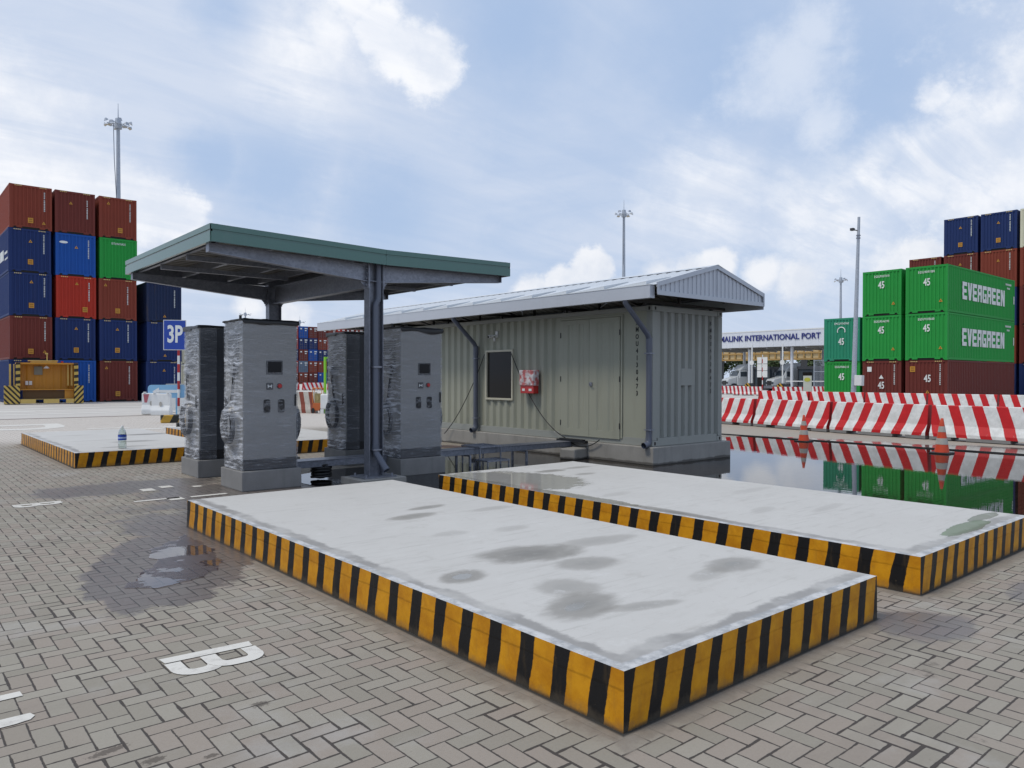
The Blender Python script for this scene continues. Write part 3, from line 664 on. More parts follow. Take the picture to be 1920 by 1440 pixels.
# ------------------------------------------------------------------ chargers
def wrap_mat():
    m, nt, b = newmat('clear_stretch_wrap')
    out = nt.nodes['Material Output']
    p = objcoord(nt); x, y, z = xyz(nt, p)
    warp = noisef(nt, p, 2.2, 3, .6, col=True)
    pw = vnode(nt, 'ADD', p, vnode(nt, 'SCALE', warp, s=.17))
    s1 = noisef(nt, mapping(nt, pw, (2.0, 2.0, 26)), 1.0, 5, .62)
    s2 = noisef(nt, mapping(nt, pw, (1.2, 1.2, 9), rot=(.25, .2, 0)), 2.2, 5, .65)
    band = noisef(nt, mapping(nt, p, (.2, .2, 3.2)), 1.0, 2, .5)
    gn = nt.nodes.new('ShaderNodeNewGeometry'); nx = mnode(nt, 'ABSOLUTE', xyz(nt, nt.nodes.new('ShaderNodeTexCoord').outputs['Normal'])[0])
    side = smooth(nt, nx, .35, .8)
    w1 = smooth(nt, s1, .47, .66); w2 = smooth(nt, s2, .46, .64)
    s3 = noisef(nt, mapping(nt, vnode(nt, 'ADD', p, vnode(nt, 'SCALE', warp, s=.06)), (2.6, 2.6, 85), rot=(0, .03, 0)), 1.0, 5, .7)
    front = mnode(nt, 'ADD', mnode(nt, 'MULTIPLY', smooth(nt, s3, .50, .68), .30), mnode(nt, 'MULTIPLY', smooth(nt, band, .42, .65), .07))
    front = mnode(nt, 'ADD', front, mnode(nt, 'MULTIPLY', smooth(nt, s1, .60, .72), .06))
    fold = noisef(nt, mapping(nt, p, (1.2, 1.2, 16), rot=(0, R(24), 0)), 1.0, 5, .65)
    lowz = smooth(nt, z, 1.45, .75)
    front = mnode(nt, 'ADD', front, mnode(nt, 'MULTIPLY', mnode(nt, 'MULTIPLY', smooth(nt, fold, .56, .66), .26), lowz))
    sid = mnode(nt, 'ADD', mnode(nt, 'MULTIPLY', w1, .42), mnode(nt, 'MULTIPLY', w2, .44))
    a = mnode(nt, 'ADD', mixf(nt, side, .09, .15), mixf(nt, side, front, sid), clamp=True)
    setin(nt, b, 'Base Color', (.68, .71, .77)); b.inputs['Roughness'].default_value = .18
    h = mnode(nt, 'ADD', mnode(nt, 'ADD', s1, mnode(nt, 'MULTIPLY', s2, 1.2)), mnode(nt, 'MULTIPLY', s3, .5))
    nb = nt.nodes.new('ShaderNodeBump'); nt.links.new(h, nb.inputs['Height']); nb.inputs['Distance'].default_value = .02
    nt.links.new(mixf(nt, side, .10, .42), nb.inputs['Strength']); nt.links.new(nb.outputs[0], b.inputs['Normal'])
    tr = nt.nodes.new('ShaderNodeBsdfTransparent'); mx = nt.nodes.new('ShaderNodeMixShader')
    nt.links.new(a, mx.inputs[0]); nt.links.new(tr.outputs[0], mx.inputs[1]); nt.links.new(b.outputs[0], mx.inputs[2]); nt.links.new(mx.outputs[0], out.inputs['Surface'])
    return m
M['wrap'] = wrap_mat()
CW, CD, CH, CZ = .88, .78, 2.36, .31          # cabinet width, depth, height, plinth height
def rrect(cx, cz, w, h, r, n=4):
    pts = []
    for (sx, sz, a0) in ((1, -1, -90), (1, 1, 0), (-1, 1, 90), (-1, -1, 180)):
        for k in range(n + 1):
            a = R(a0 + 90 * k / n); pts.append((cx + sx * (w / 2 - r) + r * math.cos(a), cz + sz * (h / 2 - r) + r * math.sin(a)))
    return pts
def make_charger(seed, label, back=False):
    t = thing('electric_charger', label, 'charger', group='wrapped chargers under the canopy')
    random.seed(seed)
    w2, d2, z0, z1 = CW / 2, CD / 2, CZ, CZ + CH
    g = MB(); g.box(-w2, -d2, z0 + .17, w2, d2, z1 - .012); g.build('cabinet', M['cabinet'], t, .012)
    g = MB(); g.box(-w2 + .004, -d2 - .004, z0, w2 - .004, d2 + .004, z0 + .168); g.build('skirt', M['black_plastic'], t, .006)
    g = MB(); g.box(-w2 - .012, -d2 - .015, z1 - .010, w2 + .015, d2 + .012, z1 + .012); g.build('lid', M['cabinet_dark'], t, .006)
    # front panel furniture (front faces local -Y)
    g = MB(); g.prism(rrect(.065, z0 + 1.625, .27, .225, .012), -d2 - .012, -d2 + .01, 'y'); s = g.build('screen', M['black_plastic'], t)
    g = MB(); g.prism(rrect(.065, z0 + 1.63, .225, .17, .004), -d2 - .016, -d2 - .011, 'y'); g.build('display', M['screen'], s)
    g = MB(); g.prism(rrect(-.015, z0 + 1.325, .11, .11, .006), -d2 - .008, -d2 + .01, 'y'); rd = g.build('card_reader', M['black_plastic'], t)
    g = MB()
    for sx in (-1, 1): g.add([(-.015 + sx * .034, -d2 - .0095, z0 + 1.355), (-.015 + sx * .034, -d2 - .0095, z0 + 1.295), (-.015 + sx * .016, -d2 - .0095, z0 + 1.312), (-.015 + sx * .016, -d2 - .0095, z0 + 1.338)], [(0, 1, 2, 3)])
    g.add([(-.034, -d2 - .0095, z0 + 1.318), (.004, -d2 - .0095, z0 + 1.318), (.004, -d2 - .0095, z0 + 1.332), (-.034, -d2 - .0095, z0 + 1.332)], [(0, 1, 2, 3)])
    g.build('reader_symbol', M['white_letter'], rd)
    g = MB(); g.tube([(.145, -d2 + .01, z0 + 1.33), (.145, -d2 - .012, z0 + 1.33)], .045, 20); cl = g.build('button_collar', M['black_plastic'], t)
    g = MB(); g.tube([(.145, -d2 - .010, z0 + 1.33), (.145, -d2 - .035, z0 + 1.33)], .032, 20); g.build('stop_button', M['red_plastic'], cl, .006)
    for cx in (-.062, .175):
        g = MB(); g.prism(rrect(cx, z0 + 1.01, .105, .21, .026), -d2 - .014, -d2 + .01, 'y'); so2 = g.build('socket_cover', M['black_plastic'], t)
        g = MB(); g.tube([(cx, -d2 - .010, z0 + .985), (cx, -d2 - .024, z0 + .985)], .035, 16); g.build('socket', M['steel_dark'], so2)
    g = MB(); g.prism(rrect(w2 - .028, z0 + 1.10, .022, .19, .008), -d2 - .03, -d2 + .01, 'y'); g.build('door_handle', M['black_plastic'], t)
    # side louvres and the coiled cable hung on each side
    for sx in (-1, 1):
        g = MB()
        for k in range(14):
            z = z0 + 1.62 + k * .042
            g.box(min(sx * w2, sx * (w2 + .008)), -.22, z, max(sx * w2, sx * (w2 + .008)), .24, z + .018)
        g.build('louvre', M['cabinet_dark'], t)
        pts = [(sx * (w2 + .02), -.10, z0 + 1.62), (sx * (w2 + .05), -.12, z0 + 1.45), (sx * (w2 + .05), -.04, z0 + 1.1), (sx * (w2 + .05), .02, z0 + .98)]
        for k in range(0, 34):
            a = R(100 - k * 21.2); pts.append((sx * (w2 + .055 + .014 * (k / 6)), -.02 + .20 * math.cos(a), z0 + .70 + .27 * math.sin(a)))
        g = MB(); g.tube(pts, .024, 8); cb = g.build('charging_cable', M['rubber'], t)
        g = MB(); g.tube([(sx * (w2 + .03), -.16, z0 + 1.66), (sx * (w2 + .045), -.12, z0 + 1.52)], [.038, .028], 12); g.build('plug', M['black_plastic'], cb)
        g = MB(); g.box(min(sx * w2, sx * (w2 + .03)), .27, z0 + .92, max(sx * w2, sx * (w2 + .03)), .30, z0 + 1.14); g.build('side_handle', M['black_plastic'], t)
    g = MB(); g.tube([(-.26, .20, z1), (-.26, .20, z1 + .12)], .022, 10); g.build('antenna', M['black_plastic'], t)
    # rear: recessed dark door
    g = MB(); g.box(-w2 + .12, d2, z0 + .17, w2 - .02, d2 + .006, z1 - .03); g.build('rear_door', M['cabinet_dark'], t)
    # stretch wrap: wrinkled film round the cabinet, bellied out over the coiled cables
    n_z = 120; per = []
    def edge(a, b, n): return [(a[0] + (b[0] - a[0]) * k / n, a[1] + (b[1] - a[1]) * k / n) for k in range(n)]
    e = .014
    cs = [(-w2 - e, -d2 - e), (w2 + e, -d2 - e), (w2 + e, d2 + e), (-w2 - e, d2 + e)]
    per = edge(cs[0], cs[1], 44) + edge(cs[1], cs[2], 40) + edge(cs[2], cs[3], 44) + edge(cs[3], cs[0], 40)
    np_ = len(per); vs = []; fs = []
    for iz in range(n_z + 1):
        z = z0 + .012 + (CH - .022) * iz / n_z
        for k, (x, y) in enumerate(per):
            sx = 1 if x > 0 else -1
            onside = abs(x) > w2 and abs(y) < d2 + .01
            nz = noise.noise(Vector((x * 6 + seed, y * 6, z * 16))) * .5 + noise.noise(Vector((x * 12 + seed, y * 12 + 4, z * 34))) * .5
            ox = oy = 0
            if abs(x) > w2:
                rr_ = math.hypot((y + .02) / .255, (z - z0 - .70) / .335); bel = .155 * math.exp(-rr_ ** 7) + .075 * math.exp(-((y + .11) / .10) ** 2 - ((z - z0 - 1.58) / .09) ** 2) + .05 * math.exp(-((y + .07) / .14) ** 2 - ((z - z0 - 1.25) / .35) ** 2)
                fade = min(1, (d2 + e - abs(y)) / .05)
                ox = sx * (bel * max(0, fade) + (.010 + .009 * nz) * max(0, fade))
            elif y < 0: oy = -.002 * nz
            else: oy = .002 * nz
            vs.append((x + ox, y + oy, z))
    for iz in range(n_z):
        for k in range(np_):
            x, y = per[k]; xn, yn = per[(k + 1) % np_]
            if y > d2 and yn > d2 and .5 * (x + xn) < w2 - .30: continue      # film torn away from most of the rear
            fs.append((iz * np_ + k, iz * np_ + (k + 1) % np_, (iz + 1) * np_ + (k + 1) % np_, (iz + 1) * np_ + k))
    g = MB(); g.add(vs, fs, 0, True); g.build('stretch_wrap', M['wrap'], t)
    # black film bunched over the top edge
    vs = []; fs = []; n = 88
    ring = edge((-w2 - .03, -d2 - .03), (w2 + .03, -d2 - .03), 22) + edge((w2 + .03, -d2 - .03), (w2 + .03, d2 + .03), 22) + edge((w2 + .03, d2 + .03), (-w2 - .03, d2 + .03), 22) + edge((-w2 - .03, d2 + .03), (-w2 - .03, -d2 - .03), 22)
    for lv in range(5):
        for k, (x, y) in enumerate(ring):
            nn = noise.noise(Vector((x * 5 + seed, y * 5, lv * .7))) * .02
            drop = (.045 + .055 * max(0, .5 + noise.noise(Vector((x * 2.2 + seed * 3, y * 2.2, 1))))) * (1.0 if y < 0 else .5) * (1 if x > -w2 else .25)
            if lv == 0: vs.append((x + nn * .5, y + nn * .5, z1 + .016 - drop))
            elif lv == 1: vs.append((x * 1.012 + nn * .6, y * 1.012 + nn * .6, z1 + .004 - drop * .4))
            elif lv == 2: vs.append((x, y, z1 + .022 + nn * .5))
            elif lv == 3: vs.append((x * .86, y * .86, z1 + .030 + nn))
            else: vs.append((x * .4, y * .4, z1 + .036 + nn))
    for lv in range(4):
        for k in range(n): fs.append((lv * n + k, lv * n + (k + 1) % n, (lv + 1) * n + (k + 1) % n, (lv + 1) * n + k))
    fs.append(tuple(range(4 * n, 5 * n)))
    g = MB(); g.add(vs, fs, 0, True); g.build('top_film', M['black_plastic'], t)
    return t
def plinth(x0, y0, x1, y1, h, label):
    g = MB(); g.box(x0, y0, 0, x1, y1, h); o = g.build('charger_plinth', M['plinth'], None, .012); o.location = ((x0 + x1) / 2, (y0 + y1) / 2, 0)
    for v in o.data.vertices: v.co.x -= (x0 + x1) / 2; v.co.y -= (y0 + y1) / 2
    return tag(o, label, 'concrete plinth', 'plinths under the chargers')
c1 = make_charger(3, 'wrapped grey charger in front on the left, screen and red stop button facing the camera'); c1.location = (4.87, 12.07, 0)
c3 = make_charger(11, 'wrapped grey charger standing just right of the front canopy column, screen facing the camera'); c3.location = (7.73, 12.07, 0)
c2 = make_charger(19, 'wrapped charger at the far left with its plain dark back to the camera'); c2.location = (4.87, 14.12, 0); c2.rotation_euler.z = math.pi
c4 = make_charger(27, 'wrapped charger with its dark back to the camera, partly hidden behind the front canopy column'); c4.location = (7.73, 14.12, 0); c4.rotation_euler.z = math.pi
plinth(4.38, 11.60, 5.36, 12.53, CZ, 'grey concrete plinth under the charger in front on the left')
plinth(7.24, 11.60, 8.22, 12.53, CZ, 'grey concrete plinth right of the front column, tide mark at its foot')
plinth(4.38, 13.66, 5.36, 14.59, CZ, 'grey concrete plinth under the charger at the far left')
plinth(7.24, 13.66, 8.22, 14.59, CZ, 'grey concrete plinth under the charger behind the front column')

# ------------------------------------------------------------------ canopy
XM, YF, YB, HW = 6.30, 10.67, 15.20, 2.70
ZV, ZE = 3.845, 3.905
def roof_z(x): return ZV + (ZE - ZV) * min(1, abs(x - XM) / HW)
can = thing('charger_canopy', 'steel canopy with dark green fascia on two columns over the chargers', 'canopy', (XM, YF + .3, 0))
def cloc(g, name, mat, parent=can, bevel=0):
    o = g.build(name, mat, None, bevel); o.parent = parent
    o.matrix_parent_inverse = Matrix.Translation((-XM, -YF - .3, 0)) if parent is can else Matrix.Identity(4)
    return o
def hcol(y, zt):
    g = MB()
    g.box(XM - .13, y - .085, .17, XM - .118, y + .085, zt); g.box(XM + .118, y - .085, .17, XM + .13, y + .085, zt)
    g.box(XM - .117, y - .005, .17, XM + .117, y + .005, zt)
    for z in (3.345, 3.64): 
        g.box(XM - .117, y - .080, z - .006, XM + .117, y - .006, z + .006); g.box(XM - .117, y + .006, z - .006, XM + .117, y + .080, z + .006)
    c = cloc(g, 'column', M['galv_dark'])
    g = MB(); g.box(XM - .30, y - .24, .155, XM + .30, y + .24, .175)
    for sx in (-1, 1):
        for sy in (-1, 1): g.tube([(XM + sx * .24, y + sy * .18, .175), (XM + sx * .24, y + sy * .18, .215)], .018, 8)
    b = g.build('base_plate', M['galv'], c)
    return c
for y in (10.92, 14.95):
    hcol(y, 3.66)
    for sx in (-1, 1):     # tapered cantilever beams
        g = MB(); x0, x1 = XM + sx * .145, XM + sx * 2.66; zt0, zt1 = 3.60, 3.66; zb0, zb1 = 3.345, 3.555
        def P4(ya, yb2): return [(x0, ya, zb0), (x1, ya, zb1), (x1, ya, zt1), (x0, ya, zt0), (x0, yb2, zb0), (x1, yb2, zb1), (x1, yb2, zt1), (x0, yb2, zt0)]
        F6 = [(0, 1, 2, 3), (7, 6, 5, 4), (0, 4, 5, 1), (3, 2, 6, 7), (0, 3, 7, 4), (1, 5, 6, 2)]
        g.add(P4(y - .004, y + .004), F6)
        for (za, zb, dzz) in ((zb0, zb1, -.010), (zt0, zt1, .010)):
            g.add([(x0, y - .06, za), (x1, y - .06, zb), (x1, y + .06, zb), (x0, y + .06, za), (x0, y - .06, za + dzz), (x1, y - .06, zb + dzz), (x1, y + .06, zb + dzz), (x0, y + .06, za + dzz)], F6)
        g.box(min(x0, x0 - sx * .014), y - .09, zb0 - .12, max(x0, x0 - sx * .014), y + .09, zt0 + .05)
        g.box(x1 - .006, y - .06, zb1 - .01, x1 + .006, y + .06, zt1 + .01)
        g.add([(x0, y - .005, zb0 - .012), (x0 + sx * .12, y - .005, zb0 + .004), (x0, y - .005, zb0 - .12), (x0, y + .005, zb0 - .012), (x0 + sx * .12, y + .005, zb0 + .004), (x0, y + .005, zb0 - .12)], [(0, 1, 2), (5, 4, 3), (0, 2, 5, 3), (1, 4, 5, 2)])
        for zz in (zb0 - .07, zb0 + .04, zb0 + .12, zb0 + .20):
            for yy in (-.06, .06): g.tube([(x0 - sx * .03, y + yy, zz), (x0 + sx * .03, y + yy, zz)], .012, 6)
        cloc(g, 'cantilever_beam', M['galv'])
# beam between the two columns, and the purlins along Y
g = MB(); g.box(XM - .005, 11.03, 3.27, XM + .005, 14.85, 3.60); g.box(XM - .07, 11.03, 3.258, XM + .07, 14.85, 3.269); g.box(XM - .07, 11.03, 3.601, XM + .07, 14.85, 3.612)
cloc(g, 'tie_beam', M['galv'])
for x in (3.72, 4.55, 5.4, 6.02, 6.58, 7.2, 8.05, 8.88):
    zr = roof_z(x); g = MB()
    zb = 3.675
    g.box(x - .004, YF + .12, zb, x + .004, YB - .12, zr - .045); g.box(x + .0045, YF + .12, zb, x + .055, YB - .12, zb + .006); g.box(x + .0045, YF + .12, zr - .052, x + .055, YB - .12, zr - .046)
    cloc(g, 'purlin', M['galv'])
for y in (12.25, 13.6):
    g = MB(); g.box(3.76, y - .03, 3.60, 6.0, y + .03, 3.672); g.box(6.6, y - .03, 3.60, 8.84, y + .03, 3.672); cloc(g, 'rafter', M['galv'])
# corrugated sheet
def corrug_roof(x0, x1, y0, y1, zf, pitch, amp, thick=.004):
    """ribs running along X; height zf(x)"""
    g = MB(); prof = []
    n = int((y1 - y0) / pitch); p = (y1 - y0) / n
    for k in range(n):
        a = y0 + k * p; prof += [(a, 0), (a + p * .55, 0), (a + p * .65, amp), (a + p * .90, amp)]
    prof.append((y1, 0))
    xs = [x0, (x0 + x1) / 2, x1]
    for q in range(len(xs) - 1):
        for (ya, ha), (yb2, hb) in zip(prof[:-1], prof[1:]):
            xa, xb = xs[q], xs[q + 1]
            for dz_, rev in ((0, 0), (-thick, 1)):
                vs = [(xa, ya, zf(xa) + ha + dz_), (xb, ya, zf(xb) + ha + dz_), (xb, yb2, zf(xb) + hb + dz_), (xa, yb2, zf(xa) + hb + dz_)]
                g.add(vs, [(0, 1, 2, 3)], rev)
    return g
for (xa, xb) in ((XM - HW + .03, XM), (XM, XM + HW - .03)):
    g = corrug_roof(xa, xb, YF + .03, YB - .03, lambda x: roof_z(x) - .045, .20, .028)
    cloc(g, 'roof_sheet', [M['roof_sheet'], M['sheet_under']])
# fascia: two folds with a shadow line
def fascia_run(pts, name):
    g = MB(); h = .245
    for (a, b2) in zip(pts[:-1], pts[1:]):
        A, B = Vector(a), Vector(b2); t = (B - A); n = Vector((t.y, -t.x, 0)).normalized()
        prof = [(.0, 0), (.014, 0), (.014, -.074), (-.022, -.080), (-.022, -.102), (.014, -.108), (.014, -h), (-.03, -h), (-.03, -h + .006), (.0, -h + .006)]
        vs = [A + n * u + Vector((0, 0, w)) for u, w in prof] + [B + n * u + Vector((0, 0, w)) for u, w in prof]
        k = len(prof); g.add(vs, [(i, (i + 1) % k, k + (i + 1) % k, k + i) for i in range(k)] + [tuple(range(k))[::-1], tuple(range(k, 2 * k))])
        g.add([A - n * .031 + Vector((0, 0, -.01)), B - n * .031 + Vector((0, 0, -.01)), B - n * .031 + Vector((0, 0, -h)), A - n * .031 + Vector((0, 0, -h))], [(0, 1, 2, 3)], 1)
        # top capping turned inwards
        g.add([A + n * .014 + Vector((0, 0, .001)), B + n * .014 + Vector((0, 0, .001)), B - n * .10 + Vector((0, 0, .004)), A - n * .10 + Vector((0, 0, .004))], [(0, 1, 2, 3)])
    return cloc(g, name, [M['fascia'], M['galv_dark']])
fascia_run([(XM - HW, YF, ZE), (XM + .08, YF, ZV)], 'fascia'); fascia_run([(XM + .083, YF, ZV), (XM + HW, YF, ZE - .012)], 'fascia')
fascia_run([(XM - HW, YB, ZE), (XM - HW, YF, ZE)], 'fascia'); fascia_run([(XM + HW, YF, ZE - .012), (XM + HW, YB, ZE - .012)], 'fascia'); fascia_run([(XM + HW, YB, ZE - .012), (XM - HW, YB, ZE)], 'fascia')
# rainwater pipe in the web of the front column
yp = 10.92 - .062
g = MB(); g.tube([(XM + .05, yp, 3.70), (XM + .05, yp, 3.10), (XM + .045, yp, 3.05), (XM - .0, yp, 2.97), (XM - .005, yp, 2.92)], [.049, .049, .049, .049, .053], 14)
g.tube([(XM - .005, yp, 2.935), (XM - .005, yp, .62), (XM + .0, yp - .01, .55), (XM + .05, yp - .16, .36), (XM + .07, yp - .22, .28)], [.054, .054, .054, .054, .054], 14, caps=False)
g.tube([(XM - .005, yp, .585), (XM - .005, yp, .70)], .060, 14); g.tube([(XM + .06, yp - .19, .32), (XM + .072, yp - .225,   .275)], .059, 14, caps=False)
dp = cloc(g, 'downpipe', M['pipe'])
for z in (1.95, .60):
    g = MB(); g.box(XM - .075, yp - .068, z - .012, XM + .075, yp + .05, z + .012); g.build('pipe_clip', M['galv'], dp)
g = MB(); g.box(XM + .131, 10.90, 3.01, XM + .165, 10.97, 3.09); cloc(g, 'junction_box', M['black_plastic'])
for y in (10.92, 14.95):
    g = MB(); g.box(-.42, -.34, 0, .42, .34, .153); o = g.build('column_footing', M['plinth_wet'], None, .01); o.location = (XM, y, 0)
    tag(o, 'low concrete footing under the ' + ('front canopy column with the drain pipe' if y < 12 else 'rear canopy column'), 'footing', 'canopy column footings')

# cable trough between the chargers and to the office
tr = thing('cable_trough', 'long galvanised cable trough running from the chargers to the site office', 'cable trough', (8.8, 12.25, 0))
def tloc(g, name, mat, b=0):
    o = g.build(name, mat, None, b); o.parent = tr; o.matrix_parent_inverse = Matrix.Translation((-8.8, -12.25, 0)); return o
g = MB()
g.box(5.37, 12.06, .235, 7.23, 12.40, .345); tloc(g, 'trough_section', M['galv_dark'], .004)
g = MB(); g.box(5.36, 12.04, .348, 7.235, 12.42, .356); tloc(g, 'cover', M['galv'])
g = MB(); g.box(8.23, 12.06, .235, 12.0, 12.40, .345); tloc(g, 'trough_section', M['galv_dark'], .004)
g = MB(); g.box(8.225, 12.04, .348, 12.03, 12.42, .356); tloc(g, 'cover', M['galv'])
for x in (9.1, 10.6):
    g = MB()
    for yy in (12.0, 12.46): g.box(x - .02, yy - .02, 0, x + .02, yy + .02, .233)
    g.box(x - .02, 12.0, .205, x + .02, 12.46, .2335); tloc(g, 'bracket', M['galv'])
for (x, y, l, h) in ((9.55, 11.86, .5, .11), (9.6, 12.5, .55, .362)):
    t2 = thing('step_frame', 'small galvanised step frame ' + ('standing in the water in front of the cable trough' if y < 12.2 else 'straddling the cable trough'), 'metal frame', (x, y, 0), group='galvanised frames at the trough')
    a0, a1, b0, b1 = -.27, .27, -.20, .20
    if y > 12.2: b0, b1 = -.52, .06; 
    if y > 12.2:
        for sx in (a0, a1):
            for sy in (b0, b1):
                g = MB(); g.box(sx - .012, sy - .012, 0, sx + .012, sy + .012, h); g.build('leg', M['galv'], t2)
    else:
        for sx in (a0, a1):
            for sy in (b0, b1):
                g = MB(); g.box(sx - .010, sy - .010, 0, sx + .010, sy + .010, h); g.build('leg', M['galv'], t2)
    g = MB(); g.box(a0 - .02, b0 - .02, h + .001, a1 + .02, b0 + .02, h + .03); g.box(a0 - .02, b1 - .02, h + .001, a1 + .02, b1 + .02, h + .03); g.box(a0 - .02, b0 + .021, h + .001, a0 + .02, b1 - .021, h + .03); g.box(a1 - .02, b0 + .021, h + .001, a1 + .02, b1 - .021, h + .03)
    for k in range(1, 6):
        yy = b0 + (b1 - b0) * k / 6; g.box(a0 + .021, yy - .003, h + .012, a1 - .021, yy + .003, h + .026)
    g.build('grating', M['galv'], t2)
g = MB(); g.box(-.55, -.3, 0, .55, .3, .018, mat=Matrix.Rotation(R(4), 3, 'Y')); o = g.build('plywood_board', M['wood'], None); o.location = (9.0, 12.75, .352); o.rotation_euler.z = .2
tag(o, 'brown plywood board lying across the cable trough', 'board')
g = MB()
rb = random.Random(4)
for k in range(5):
    a = rb.random() * 6.28; pts = []
    for q in range(20): pts.append((.16 * math.cos(a + q * .5) * (1 + .1 * rb.random()), .12 * math.sin(a + q * .5) * (1 + .1 * rb.random()), .05 + .05 * k + .015 * rb.random()))
    g.tube(pts, .025, 6)
o = g.build('cable_coil', M['rubber']); o.location = (6.0, 12.2, 0); tag(o, 'black cable bundle lying in the water under the cable trough', 'cable')

# ------------------------------------------------------------------ corrugated wall builder
def corr_profile(length, pitch, depth, start=0.0, f=(.28, .22, .28, .22)):
    """list of (s, d): s along wall, d inward depth"""
    n = max(1, round(length / pitch)); p = length / n; out = []
    for k in range(n):
        a = start + k * p
        out += [(a, 0), (a + p * f[0], 0), (a + p * (f[0] + f[1]), depth), (a + p * (f[0] + f[1] + f[2]), depth)]
    out.append((start + length, 0)); return out
def corr_wall(g, prof, fn, z0, z1, mi=0):
    vs = []
    for s, dd in prof: vs.append(fn(s, dd, z0)); vs.append(fn(s, dd, z1))
    fs = [(2 * i, 2 * i + 2, 2 * i + 3, 2 * i + 1) for i in range(len(prof) - 1)]
    g.add(vs, fs, mi)

# ------------------------------------------------------------------ site office
OX, OY, OZ, OW, OL, OH = 12.19, 9.92, .372, 2.438, 12.192, 2.896
off = thing('site_office', 'sage grey shipping container turned into a site office, double doors and pitched roof', 'site office', (OX, OY, 0))
def oloc(g, name, mat, parent=off, bevel=0):      # local coords = office corner at 0,0; z absolute
    return g.build(name, mat, parent, bevel)
T = OZ + OH
# long wall facing -X : fn(s along +Y, depth inward +X)
g = MB()
fnL = lambda s, dd, z: (.006 + dd, s, z)
DY0, DY1, DZ1 = .86, 2.66, 3.08                  # door opening (local y), top
WY0, WY1, WZ0, WZ1 = 4.43, 5.42, 1.26, 2.43      # window opening
pd = .28
corr_wall(g, [(.16, 0), (DY0 - .07, 0)], fnL, OZ + .16, T - .10)
def seg(a, b2, z0, z1): corr_wall(g, corr_profile(b2 - a, pd, .050, a, (.30, .16, .30, .24)), fnL, z0, z1)
corr_wall(g, [(DY0 - .07, 0), (DY1 + .07, 0)], fnL, DZ1 + .04, T - .10)
seg(DY1 + .07, WY0 - .05, OZ + .16, T - .10)
seg(WY1 + .05, OL - .16, OZ + .16, T - .10)
seg(WY0 - .05, WY1 + .05, OZ + .16, WZ0 - .05); seg(WY0 - .05, WY1 + .05, WZ1 + .05, T - .10)
corr_wall(g, corr_profile(OL - .32, pd, .036, .16), lambda s, dd, z: (OW - .006 - dd, s, z), OZ + .16, T - .10)
oloc(g, 'side_wall', M['office'])
# end wall facing -Y, ribs with a flat plate in the middle
g = MB(); fnE = lambda s, dd, z: (s, .012 + dd, z)
prof = corr_profile(OW - .30, .238, .060, .15, (.40, .10, .36, .14))
corr_wall(g, prof, fnE, OZ + .17, T - .12)
g.box(.96, .009, 1.62, 1.44, .070, 1.98)
oloc(g, 'end_wall', M['office_end'])
g = MB(); corr_wall(g, prof, lambda s, dd, z: (s, OL - .012 - dd, z), OZ + .17, T - .12); oloc(g, 'end_wall', M['office_end'])
# frame: posts, rails, corner castings
g = MB()
for sx, sy in ((0, 0), (1, 0), (0, 1), (1, 1)):
    x0 = 0 if sx == 0 else OW - .15; y0 = 0 if sy == 0 else OL - .16
    g.box(x0, y0, OZ + .12, x0 + .15, y0 + .16, T - .12)
for x0 in (0, OW - .06): 
    g.box(x0, .18, OZ + .0, x0 + .06, OL - .18, OZ + .158); g.box(x0, .18, T - .098, x0 + .06, OL - .18, T - .002)
for y0 in (.004, OL - .064): 
    g.box(.18, y0, OZ, OW - .18, y0 + .06, OZ + .168); g.box(.18, y0, T - .118, OW - .18, y0 + .06, T - .002)
fr = oloc(g, 'frame', M['office_end'], bevel=.006)
for sx in (0, 1):
    for sy in (0, 1):
        for sz in (0, 1):
            x0 = -.004 if sx == 0 else OW - .174; y0 = -.004 if sy == 0 else OL - .174; z0 = OZ - .002 if sz == 0 else T - .116
            g = MB(); g.box(x0, y0, z0, x0 + .178, y0 + .178, z0 + .118)
            cc = oloc(g, 'corner_casting', M['office_end'], fr, .01)
            g = MB(); yy = -.006 if sy == 0 else OL + .002
            g.prism(rrect(x0 + .089, z0 + .06, .05, .075, .022), yy, yy + .004, 'y')
            xx = -.006 if sx == 0 else OW + .002
            g.prism(rrect(y0 + .089, z0 + .06, .05, .075, .022), xx, xx + .004, 'x'); g.build('casting_hole', M['dark'], cc)
g = MB(); g.add([(0.03, 0.03, T - .03), (OW - .03, .03, T - .03), (OW - .03, OL - .03, T - .03), (.03, OL - .03, T - .03)], [(0, 1, 2, 3)]); oloc(g, 'container_top', M['office'])
